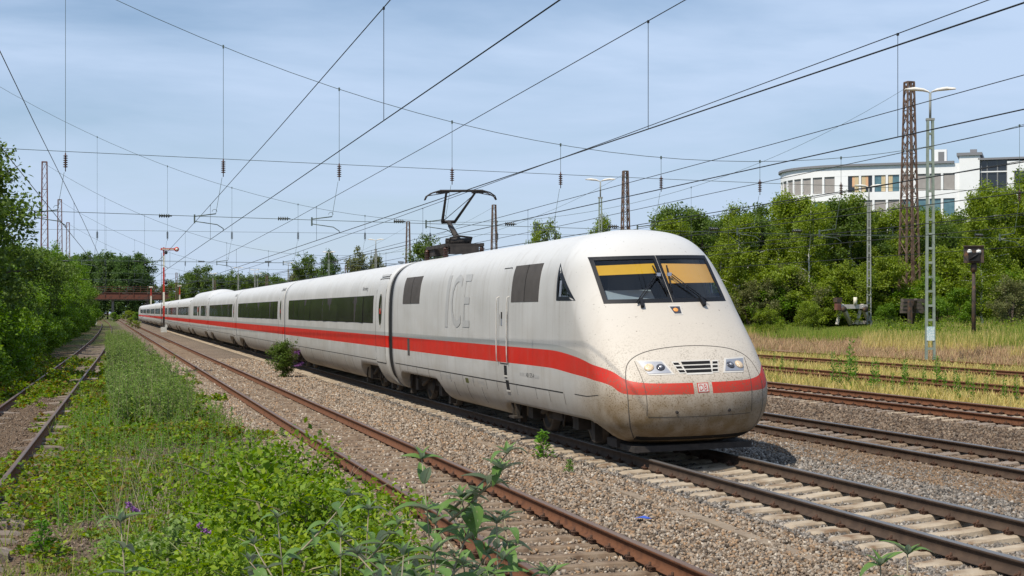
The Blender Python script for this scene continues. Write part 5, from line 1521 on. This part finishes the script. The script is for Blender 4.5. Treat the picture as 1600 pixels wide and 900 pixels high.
# --- trees behind the train and far away
POP = [tree_meshes(180 + i, 23.0, 5.5, .06, 60, 7, 9000, .75, 1.6, .4, 'leaf_poplar_hazed', 'bark', 'column', .0) for i in range(3)]
FAR = [tree_meshes(190 + i, 12.0, 5.0, .1, 34, 6, 6000, .5, 1.15, .25, 'leaf_dark', 'bark', 'round', .0) for i in range(3)]
FAO = [tree_meshes(195 + i, 11.0, 4.2, .1, 30, 6, 5500, .42, 1.0, .22, 'leaf_olive', 'bark', 'round', .0) for i in range(2)]
for i, (px, zd, ty) in enumerate(((118, 545, 400), (136, 530, 396), (152, 540, 392), (168, 525, 395), (186, 540, 404), (200, 520, 394), (214, 530, 397), (225, 545, 420), (128, 560, 410), (176, 560, 400))):
    x, y = at_px(px, zd); H = 2.43 + (487 - ty) * zd / 2340 - g1(x, y)
    plant('poplar_tree', 't', POP[i % 3], x, y, 'tall dense poplar behind the bridge ' + ('at the left of the clump' if px < 150 else ('in the middle of the clump' if px < 190 else 'at the right of the clump')), 'tree', 'poplars behind the bridge', H / 23 * rb.uniform(.9, 1.15), H / 23)
for i, (px, zd, ty) in enumerate(((297, 400, 424), (312, 390, 420), (330, 395, 432), (346, 385, 428), (362, 400, 434), (380, 380, 430), (398, 390, 428), (414, 385, 434), (430, 395, 432), (285, 430, 440), (447, 370, 438), (270, 520, 442), (255, 540, 446))):
    x, y = at_px(px, zd); H = 2.43 + (487 - ty) * zd / 2340 - g1(x, y)
    plant('round_tree', 't', FAR[i % 3], x, y, 'dark round tree above the coaches ' + ('close to the semaphore' if px < 320 else ('above the restaurant car' if px < 372 else 'above the third coach')), 'tree', 'round trees above the coaches', H / 12 * rb.uniform(.75, .95), H / 12)
for (px, zd, ty, m_, s, lb) in ((482, 300, 404, FAR[1], .7, 'dark green tree above the second coach'), (466, 310, 418, FAO[1], .6, 'reddish olive tree above the second coach'), (513, 280, 393, POP[0], .35, 'dark narrow poplar above the first coach'), (562, 250, 392, FAO[0], .8, 'broad olive tree above the first coach'), (588, 255, 400, FAO[1], .6, 'small olive tree beside the lamp post'), (662, 240, 378, FAR[2], .62, 'green round tree at the pantograph'), (690, 245, 384, FAR[0], .5, 'small green tree right behind the pantograph base'), (845, 200, 358, SHR[0], 1.0, 'small light bush top above the train roof')):
    x, y = at_px(px, zd); H = 2.43 + (487 - ty) * zd / 2340 - g1(x, y); h0 = 23 if m_ in POP else (4 if m_ in SHR else (12 if m_ in FAR else 11))
    plant('far_tree' if h0 > 4 else 'bush', 't', m_, x, y, lb, 'tree' if h0 > 4 else 'bush', None, (s if h0 > 4 else 1.2), H / h0)

# --- hedge on the left
HG = [tree_meshes(210 + i, 5.0, 2.6, .04, 30, 6, 11000, .17, .55, .14, 'leaf_hedge', 'bark', 'dome', .1, stems=4) for i in range(3)]
HB = [tree_meshes(220 + i, 2.2, 1.7, .03, 24, 6, 8000, .15, .42, .08, 'leaf_hedge', 'bark', 'dome', .15, stems=4) for i in range(2)]
HD = [tree_meshes(230 + i, 8.5, 3.0, .1, 40, 7, 17000, .19, .66, .2, 'leaf_dark', 'bark', 'oval', .15) for i in range(2)]
HM = [tree_meshes(240 + i, 5.0, 2.3, .06, 26, 5, 9000, .19, .62, .14, 'leaf_dark', 'bark', 'oval', .15, stems=3) for i in range(2)]
y = 44.0; i = 0
while y < 300:
    d = float(np.interp(y, [40, 120, 300], [3.2, 5, 9]))
    plant('hedge_bush', 'b', (HG + HM)[int(rb.integers(5))], -6.2 + rb.uniform(-.5, .5) + .004 * y, y, 'big green hedge bush ' + hedge_place(y), 'bush', 'tall bushes of the left hedge', float(np.interp(y, [40, 120, 300], [.8, 1.05, 1.3])), float(np.interp(y, [40, 70, 120, 300], [.75, .95, 1.25, 2.0])) * rb.uniform(.68, 1.2))
    plant('hedge_bush', 'b', HB[i % 2], -4.55 + rb.uniform(-.35, .3) + .005 * y, y + 1.3, 'low leafy bush at the foot of the hedge ' + hedge_place(y), 'bush', 'low bushes at the foot of the hedge', rb.uniform(.8, 1.1) * float(np.interp(y, [40, 300], [.85, 1.25])), rb.uniform(.7, 1.15) * float(np.interp(y, [40, 300], [.85, 1.5])))
    y += d * rb.uniform(.7, 1.05); i += 1
for (x, y, s, sz, lb) in ((-5.3, 55, 1.0, 1.04, 'tall dark tree leaning in at the left edge'), (-6.2, 62, 1.0, 1.0, 'dark tree behind the leaning one at the left edge'), (-7.4, 84, 1.0, .85, 'dark tree rising out of the hedge')):
    plant('hedge_tree', 't', HD[int(rb.integers(2))], x, y, lb, 'tree', None, s, sz)
for (px, zd, s, lb) in ((205, 300, .35, 'small round bush between the tracks before the bridge'), (212, 235, .3, 'small bush beside the left siding in the distance'), (150, 400, .8, 'dark bush under the left end of the bridge'), (178, 390, .6, 'bush under the bridge beside the abutment'), (200, 430, .7, 'pale bush under the middle of the bridge'), (214, 420, .6, 'bush under the bridge next to the train end')):
    x, y = at_px(px, zd); plant('bush', 'b', SHR[0] if 'pale' in lb or 'small' in lb else SHD[1], x, y, lb, 'bush', None, s * 1.3, s)

# --- weeds between the left siding and the empty track
def stuff(name, V, F, m, label, cat):
    return tag(obj(name, npmesh(name, V, F, m)), label, cat, kind='stuff')
rw = np.random.default_rng(21)
n = 190000
y = 12.5 + 75 * rw.random(n) ** 1.9; x = rw.uniform(-3.6, 3.5, n)
m_ = fbm(x, y, 2.6, 8) * .75 + vn(x, y, .55, 4) * .35
edge = np.interp(x, [-3.6, -2.95, -2.85, -1.75, -1.65, -1.35, -.9, 2.2, 3.5], [.85, .85, .50, .50, .54, .52, .60, .64, .30])
edge = np.where((x > -2.85) & (x < -1.6) & (y < 42), edge - .14, edge) - .34 * np.clip((18.5 - y) / 3, 0, 1) * np.clip((.5 - x) / .5, 0, 1) - .08 * np.clip((y - 45) / 20, 0, 1) * (x > -1.3) * (x < -.2)
k = (m_ < edge) & (x > -.075 * y - 1.0) & (np.abs(np.abs(x - lx(y)) - .7525) > .11)
x, y, m_, edge = x[k], y[k], m_[k], edge[k]
hh = np.clip((edge - m_) * 1.2, .02, .22) * (.6 + 1.3 * vn(x, y, .8, 9))
P = np.stack([x, y, gz(x, y) + .01 + hh * rw.random(len(x)) ** .6], -1)
V = leaf_quads(P, rw.uniform(.036, .078, len(x)) * np.clip(.7 + y / 40, 1, 2.1), rw, .8, .9)
stuff('creeping_weeds', V, quads(len(x)), 'leaf_creep', 'creeping green weeds covering the ground by the left siding', 'weeds')

def upright_weeds(name, xy, hts, leaves, lsize, m, label, seed, stem='stem_green', nar=.28):
    rg = np.random.default_rng(seed); Vs = []; mb = []; P = []; D = []; SZ = []
    SV = []
    for (x, y), h in zip(xy, hts):
        z = g1(x, y); lx_, ly_ = rg.normal(0, .1 * h, 2)
        zz = rg.random(leaves) ** .75
        P.append(np.stack([x + lx_ * zz, y + ly_ * zz, z + h * zz], -1)); a = rg.uniform(0, 6.28, leaves)
        D.append(np.stack([np.cos(a), np.sin(a), rg.uniform(.1, .9, leaves)], -1)); SZ.append(lsize * rg.uniform(.6, 1.2, leaves) * (1.15 - .5 * zz))
        w = .006 + .003 * h
        SV.append([(x - w, y, z), (x + w, y, z), (x + lx_ + w * .4, y + ly_, z + h), (x + lx_ - w * .4, y + ly_, z + h)])
    P = np.concatenate(P); D = np.concatenate(D); SZ = np.concatenate(SZ)
    V = leaf_quads(P, SZ, rg, nar, .2, 0, D); SV = np.array(SV).reshape(-1, 3)
    nl, ns = len(P), len(SV) // 4
    me = npmesh(name, np.vstack([V, SV]), quads(nl + ns), [m, stem], np.r_[np.zeros(nl, int), np.ones(ns, int)])
    return tag(obj(name, me), label, 'weeds', kind='stuff')
n = 1500; y = 36 + 95 * rw.random(n) ** 1.3; x = rw.uniform(-.1, 2.15, n) - .004 * (y - 40)
k = (vn(x, y, 1.7, 3) > .25) & (x > .25 * vn(x, y, 4, 2))
x, y = x[k], y[k]
upright_weeds('tall_weeds', list(zip(x, y)), .7 + .8 * rw.random(len(x)) * (.6 + .4 * vn(x, y, 3, 6)), 38, .14, 'leaf_gold', 'stand of tall grey green weeds between siding and empty track', 31)
n = 1300; y = 15 + 32 * rw.random(n); x = rw.uniform(-.7, 2.9, n); k = vn(x, y, 1.6, 7) > .48; x, y = x[k], y[k]
upright_weeds('small_weeds', list(zip(x, y)), .18 + .3 * rw.random(len(x)), 16, .085, 'leaf_weed', 'small upright weeds among the creepers', 32)

# --- bright bushes in the foreground
FB = [tree_meshes(250 + i, 1.15, .95, .03, 44, 7, 7600, .058, .20, .025, 'leaf_bright', 'stem_green', 'dome', .25, stems=7) for i in range(4)]
FG = [tree_meshes(260 + i, 1.0, .8, .03, 34, 7, 4200, .062, .19, .02, 'leaf_gold', 'stem_pale', 'dome', .1, stems=8) for i in range(2)]
fore = [(425, 14.6, .95, 0, 'bright green bush at the back of the foreground thicket'), (500, 13.0, .82, 0, 'bright leafy bush at the right side of the foreground thicket'), (350, 14.2, .72, 0, 'bright bush in the middle of the foreground thicket'),
        (572, 11.6, .66, 0, 'bright bush beside the rusty rail in the foreground'), (455, 12.0, .95, 0, 'bright bush standing before the largest foreground bush'), (300, 12.4, .75, 1, 'pale thin twigged bush with purple flowers in the foreground'),
        (222, 12.8, .62, 1, 'pale wispy bush at the left of the foreground thicket'), (360, 11.2, .72, 1, 'pale bush low in the middle of the foreground'), (525, 10.6, .8, 0, 'bright bush at the bottom edge below the rail'), (420, 10.2, .8, 0, 'bright bush at the bottom edge of the picture'), (270, 10.6, .7, 0, 'small bright bush at the bottom left'), (195, 11.4, .5, 0, 'small bright bush by the gravel at the bottom left'),
        (640, 10.2, .5, 0, 'bright bush at the foot of the tallest grey leaved shrub')]
for i, (px, zd, s, kd, lb) in enumerate(fore):
    x, y = at_px(px, zd); plant('foreground_bush', 'b', (FG[i % 2] if kd else FB[i % 4]), x, y, lb, 'bush', None, s * 1.02, s, parts=('stems', 'foliage'), zoff=0)
for o in [q for q in S.objects if q.name.startswith('foreground_bush')]: o.scale = (o.scale[0] * 1.06, o.scale[1] * 1.06, o.scale[2] * 1.16)

# --- bush between the tracks and small plants in the ballast
x, y = 6.9, 60.5
tb = tree_meshes(270, 1.75, .75, .04, 40, 7, 5200, .085, .2, .03, 'leaf_dark', 'stem_green', 'oval', .1, stems=6)
bt = plant('trackside_bush', 'b', tb, x, y, 'dark green bush with purple flowers beside the coaches', 'bush', None, .86, parts=('stems', 'foliage'), rz=0)
for k in range(5):
    a = rw.uniform(-.5, .6); p0 = Vector((.45 + .25 * rw.random(), -.3 + .5 * rw.random(), .5 + rw.random() * .75)); d = Vector((.3, -.05, .02 + rw.uniform(-.1, .12)))
    q = np.array([p0 + d * f for f in rw.random(70)]) + rw.normal(0, .018, (70, 3)); V = leaf_quads(q, rw.uniform(.03, .05, 70), rw, .9)
    obj('flower_spike', npmesh('flower_spike', V, quads(70), 'flower_purple'), bt)
def weed_mesh(seed, h, n, s, m='leaf_weed', nar=.5):
    rg = np.random.default_rng(seed); P = np.zeros((n, 3)); zz = rg.random(n); a = rg.uniform(0, 6.28, n); rad = h * .42 * rg.random(n) * (1.1 - zz)
    P[:, 0] = np.cos(a) * rad; P[:, 1] = np.sin(a) * rad; P[:, 2] = h * zz; D = np.stack([np.cos(a), np.sin(a), rg.uniform(.1, .8, n)], -1)
    st = MB(); 
    for k in range(5): st.tube([(0, 0, 0), (rg.normal(0, h * .1), rg.normal(0, h * .1), h * rg.uniform(.6, 1))], [.006, .003], 4)
    return st.mesh('stems', 'stem_green'), npmesh('foliage', leaf_quads(P, s * rg.uniform(.6, 1.2, n), rg, nar, .4, 0, D), quads(n), m)
WM = [weed_mesh(300 + i, .42, 170, .085) for i in range(3)]
for i, (px, py, s, lb) in enumerate(((848, 716, 1.15, 'leafy green weed growing beside the sleepers of the train track'), (890, 738, .5, 'tiny tuft in the ballast right of the leafy weed'), (460, 680, .55, 'weed at the near rail of the empty track'), (500, 684, .4, 'small weed inside the empty track'), (66, 862, .9, 'weed on the gravel in the bottom left corner'), (345, 640, .45, 'weed on the gravel edge of the empty track'), (440, 684, .5, 'spreading weed left of the rusty rail'))):
    zd = 2.66 * 2340 / (py - 487); x, y = at_px(px, zd); plant('weed', 'w', WM[i % 3], x, y, lb, 'weed', None, s, parts=('stems', 'foliage'), zoff=0)

# --- grass on the right
def blades(name, x, y, h, w, m, label, seed, lean=.35):
    rg = np.random.default_rng(seed); n = len(x); z = gz(x, y); a = rg.uniform(0, 6.28, n)
    dx, dy = np.cos(a) * w, np.sin(a) * w; L = rg.normal(0, lean, (n, 2)) * h[:, None]
    V = np.stack([np.stack([x - dx, y - dy, z], -1), np.stack([x + dx, y + dy, z], -1), np.stack([x + L[:, 0] + dx * .3, y + L[:, 1] + dy * .3, z + h], -1), np.stack([x + L[:, 0] - dx * .3, y + L[:, 1] - dy * .3, z + h], -1)], 1)
    return stuff(name, V.reshape(-1, 3), quads(n), m, label, 'grass')
def clear(x, y, h):
    az = np.degrees(np.arctan2(x, y)); k = (x > 46) & (((az > 26.4) & (az < 28.8)) | ((az > 29.2) & (az < 31.2)))
    return np.where(k, np.minimum(h, .3), h)
def band(n, x0, x1, f0=1.28, f1=2.45):
    x = rw.uniform(x0, x1, n); y = x * (f0 + (f1 - f0) * rw.random(n) ** 1.2); return x, y
x, y = band(52000, 21.5, 34.5); u = np.minimum.reduce([np.abs(x - c) for c in (24.6, 29.8, 34.3)])
k = (vn(x, y, 1.2, 1) * .7 + .3 * vn(x, y, .3, 2) > np.where(u < .85, .52, .30)) & ~((np.abs(u - .7525) < .1)); x, y = x[k], y[k]
blades('dry_grass', x, y, rw.uniform(.08, .30, len(x)) * np.where(np.minimum.reduce([np.abs(x - c) for c in (24.6, 29.8, 34.3)]) < 1.0, .55, 1), rw.uniform(.011, .022, len(x)), 'grass_dry', 'dry yellow grass between the rusty tracks', 41)
x, y = band(16000, 21.5, 36); k = vn(x, y, 1.6, 5) > .56; x, y = x[k], y[k]
blades('green_grass', x, y, rw.uniform(.08, .34, len(x)), rw.uniform(.007, .014, len(x)), 'grass_green', 'green grass between the rusty tracks', 42)
x, y = band(34000, 35.2, 47); k = vn(x, y, 2.2, 2) > .3; x, y = x[k], y[k]
blades('reddish_grass', x, y, rw.uniform(.12, .38, len(x)), rw.uniform(.011, .022, len(x)), 'grass_red', 'reddish dry growth beyond the last track', 43)
x, y = band(48000, 38, 62); k = fbm(x, y, 6, 2) + np.interp(x, [38, 44, 50, 62], [-.12, .05, -.02, -.14]) + np.clip((np.degrees(np.arctan2(x, y)) - 29.5) * .2, -.25, .06) > .42; x, y = x[k], y[k]
blades('tall_dry_grass', x, y, clear(x, y, rw.uniform(.3, .85, len(x))), rw.uniform(.009, .018, len(x)), 'grass_dry', 'tall straw coloured grass before the bushes', 44, .22)
x, y = band(64000, 42, 63); k = fbm(x, y, 5, 7) + np.interp(x, [42, 50, 63], [.0, .15, .25]) > .40; x, y = x[k], y[k]
blades('tall_green_grass', x, y, clear(x, y, rw.uniform(.25, .8, len(x))), rw.uniform(.010, .022, len(x)), 'grass_green', 'tall green grass at the foot of the bushes', 45, .25)
x, y = band(4200, 46, 61); az = np.degrees(np.arctan2(x, y)); k = (vn(x, y, 3, 9) > .45) & ~((az > 26.4) & (az < 28.8)); x, y = x[k], y[k]
upright_weeds('meadow_weeds', list(zip(x, y)), .4 + .7 * rw.random(len(x)), 14, .2, 'leaf_bright', 'bright green meadow weeds before the buffer stops', 46, nar=.4)

x = rw.uniform(.1, 2.7, 1500); y = 9 + 14 * rw.random(1500); k = vn(x, y, .9, 3) > .42; x, y = x[k], y[k]
blades('dry_stalks', x, y, rw.uniform(.25, .95, len(x)), rw.uniform(.003, .006, len(x)), 'stem_pale', 'thin dry stalks standing in the foreground thicket', 47, .3)
x = rw.uniform(-1.2, 3.1, 9000); y = 13 + 45 * rw.random(9000) ** 1.5; k = vn(x, y, 1.4, 6) > .5; x, y = x[k], y[k]
blades('grass_tufts', x, y, rw.uniform(.10, .38, len(x)), rw.uniform(.003, .007, len(x)), 'grass_green', 'thin grass growing through the creeping weeds', 48, .4)
# upright goldenrod like plants along the brown track
def rod_mesh(seed, h):
    rg = np.random.default_rng(seed); n = 110; zz = rg.random(n); a = rg.uniform(0, 6.28, n); st = MB(); st.tube([(0, 0, 0), (rg.normal(0, .04), rg.normal(0, .04), h)], [.010, .004], 5)
    P = np.stack([np.cos(a) * .02, np.sin(a) * .02, h * zz], -1); D = np.stack([np.cos(a), np.sin(a), rg.uniform(.2, .9, n)], -1)
    return st.mesh('stem', 'stem_green'), npmesh('foliage', leaf_quads(P, .15 * rg.uniform(.6, 1.2, n) * (1.1 - .5 * zz), rg, .30, .2, 0, D), quads(n), 'leaf_weed')
RM = [rod_mesh(320 + i, 1.0) for i in range(3)]
rods = [(1302, 602, 1.05), (1312, 604, .95), (1330, 598, 1.35), (1325, 603, 1.1), (1337, 601, .9), (1365, 608, 1.0), (1371, 606, .8), (1415, 606, .9), (1412, 610, .85), (1444, 605, .65), (1463, 606, .95), (1467, 603, .8), (1493, 618, .75), (1498, 622, .7), (1512, 618, .7), (1520, 625, .7), (1541, 622, .6), (1570, 628, .7), (1588, 630, .75), (1210, 575, .6), (1222, 582, .7), (1243, 590, .6), (1395, 612, .6), (1431, 615, .6), (1476, 614, .65), (1552, 606, .7)]
for i, (px, py, h) in enumerate(rods):
    zd = 2.36 * 2340 / (py - 487); x, y = at_px(px, zd)
    plant('tall_weed', 'w', RM[i % 3], x, y, 'upright green weed stalk in the dry grass by the rusty rails', 'weed', 'upright weed stalks along the rusty rails', h * 1.05, parts=('stem', 'foliage'), zoff=0)

# --- grey leaved shrubs (buddleia like) close to the camera
def big_leaf(seed, bend, fold):
    rg = random.Random(seed); vs = []; n = 7
    for i in range(n):
        t_ = i / (n - 1); w = .185 * math.sin(math.pi * min(1, .06 + .94 * t_) ** .75) * (1 - .15 * t_) + (.004 if i < n - 1 else 0)
        x = math.sin(bend * t_) / bend if bend else t_; z = -(1 - math.cos(bend * t_)) / bend if bend else 0
        for s in (-1, -.5, 0, .5, 1): vs.append((x, s * w, z + abs(s) * w * fold + rg.uniform(-.006, .006)))
    fs = [(i * 5 + k, (i + 1) * 5 + k, (i + 1) * 5 + k + 1, i * 5 + k + 1) for i in range(n - 1) for k in range(4)]
    mb = MB(); mb.add(vs, fs, 0, True)
    mb.tube([(math.sin(bend * t_) / bend, 0, -(1 - math.cos(bend * t_)) / bend - .006) for t_ in np.linspace(0, .9, 5)], [.012, .01, .008, .006, .004], 4, 1, False)
    return mb.mesh('leaf', ['leaf_buddleia', 'stem_pale'])
BL = [big_leaf(1, .9, .45), big_leaf(2, 1.5, .35), big_leaf(3, .5, .55), big_leaf(4, 2.0, .3)]
def buddleia(px, top, zd, label, seed, shoots=3, vis=.95, flower=0):
    rg = random.Random(seed); x, y = at_px(px, zd); zg = g1(x, y); H = 2.43 - (top - 487) * zd / 2340 - zg
    t = thing('leafy_shrub', label, 'shrub', (x, y, zg)); st = MB()
    def axis(p0, d, L, nodes, lmax):
        pts = [p0]; d = d.normalized(); p = p0.copy()
        for i in range(5): p = p + d * L / 5; d = (d + Vector((rg.uniform(-.05, .05), rg.uniform(-.05, .05), .05))).normalized(); pts.append(p.copy())
        st.tube(pts, [.0065 * (1 - .6 * i / 5) for i in range(6)], 6)
        for a in range(4):
            obj('leaf', BL[2], t, pts[-1], (rg.uniform(-.3, .3), rg.uniform(-1.25, -.7), a * 1.57 + rg.uniform(-.4, .4)), (lmax * .42,) * 3)
        for i in range(nodes):
            f = (i + 1) / nodes; q = pts[0].lerp(pts[-1], 0) if 0 else None
            g = f * 5; a = int(min(4, g)); q = pts[a].lerp(pts[a + 1], min(1, g - a)); rot = (i % 2) * math.pi / 2 + rg.uniform(-.4, .4)
            ln = lmax * (1.0 if f < .88 else .72) * rg.uniform(.75, 1.12)
            for s in (0, math.pi):
                if rg.random() < .12: continue
                lf = obj('leaf', BL[rg.randrange(4)], t, q, (rg.uniform(-.4, .4), rg.uniform(-.75, .1) if f < .9 else rg.uniform(-.95, -.3), rot + s), (ln, ln, ln))
        return pts
    L = H; main = axis(Vector((0, 0, max(0, H - 1.15))), Vector((rg.uniform(-.16, .16), rg.uniform(-.12, .12), 1)), min(H, 1.15), 11, .165)
    st.tube([(0, 0, 0), tuple(main[0])], [.010, .0065], 6)
    for k in range(shoots):
        zz = H - rg.uniform(.18, .75); a = rg.uniform(0, 6.28); axis(Vector((0, 0, zz)), Vector((math.cos(a), math.sin(a), .75)), rg.uniform(.25, .55), 5, .155)
    st.build('stems', 'stem_pale', t)
    for k in range(flower):
        p0 = Vector((rg.uniform(-.2, .2), rg.uniform(-.1, .1), H - .05)); q = np.array([p0 + Vector((.04, 0, .16)) * f for f in rw.random(60)]) + rw.normal(0, .016, (60, 3))
        obj('flower_spike', npmesh('flower_spike', leaf_quads(q, rw.uniform(.02, .035, 60), rw, .9), quads(60), 'flower_purple'), t)
BU = [(702, 716, 6.2, 'tallest grey green shrub standing before the rusty rail', 1, 3, 0), (640, 800, 6.6, 'grey green shrub left of the tallest one', 2, 4, 0), (755, 806, 6.6, 'grey green shrub just right of the tallest one', 3, 4, 0), (800, 806, 6.3, 'grey green shrub furthest right before the empty track', 4, 3, 0), (560, 800, 7.0, 'grey green shrub in front of the bright bush', 5, 3, 0),
      (515, 835, 6.4, 'low grey green shrub at the bottom edge', 6, 3, 0), (452, 800, 7.4, 'slender grey green shrub among the bright bushes', 7, 2, 0), (238, 815, 6.0, 'large leaved stalk at the bottom left', 8, 1, 0), (700, 860, 5.6, 'leafy shrub low below the tallest one', 9, 4, 0), (605, 865, 5.8, 'leafy shrub low at the bottom edge left of the tallest one', 10, 3, 0), (1420, 868, 5.4, 'shrub tip poking up at the bottom right', 11, 0, 0), (1392, 884, 5.2, 'second smaller shrub tip at the bottom right', 12, 0, 0)]
for (px, top, zd, lb, sd, sh, fl) in BU: buddleia(px, top, zd, lb, sd, sh + (1 if sh > 1 else 0), flower=fl)
for (px, py, zd, lb) in ((205, 796, 11.6, 'purple flower spike over the pale twigs, left one'), (316, 830, 10.4, 'purple flower spike over the bright bushes, right one'), (230, 602, 44, 'pale purple flower spike in the tall weeds')):
    x, y = at_px(px, zd); z = 2.43 - (py - 487) * zd / 2340; sc = 1.3 if zd > 30 else .6
    t = thing('flower_stalk', lb, 'flower', (x, y, g1(x, y)))
    mb = MB(); mb.tube([(-.1, 0, 0), (-.04, 0, (z - g1(x, y)) * .7), (0, 0, z - g1(x, y) + .06)], [.008, .005, .004], 5); mb.build('stalk', 'stem_pale', t)
    q = np.array([(.10 * f - .03, 0, z - g1(x, y) - .10 * f * sc + .04) for f in np.repeat(np.array([0., .55, .9]), 50)]) * np.array([sc, 1, 1]) + rw.normal(0, .014 * sc, (150, 3))
    obj('flower_spike', npmesh('flower_spike', leaf_quads(q, rw.uniform(.02, .035, 150) * sc, rw, .9), quads(150), 'flower_purple'), t)
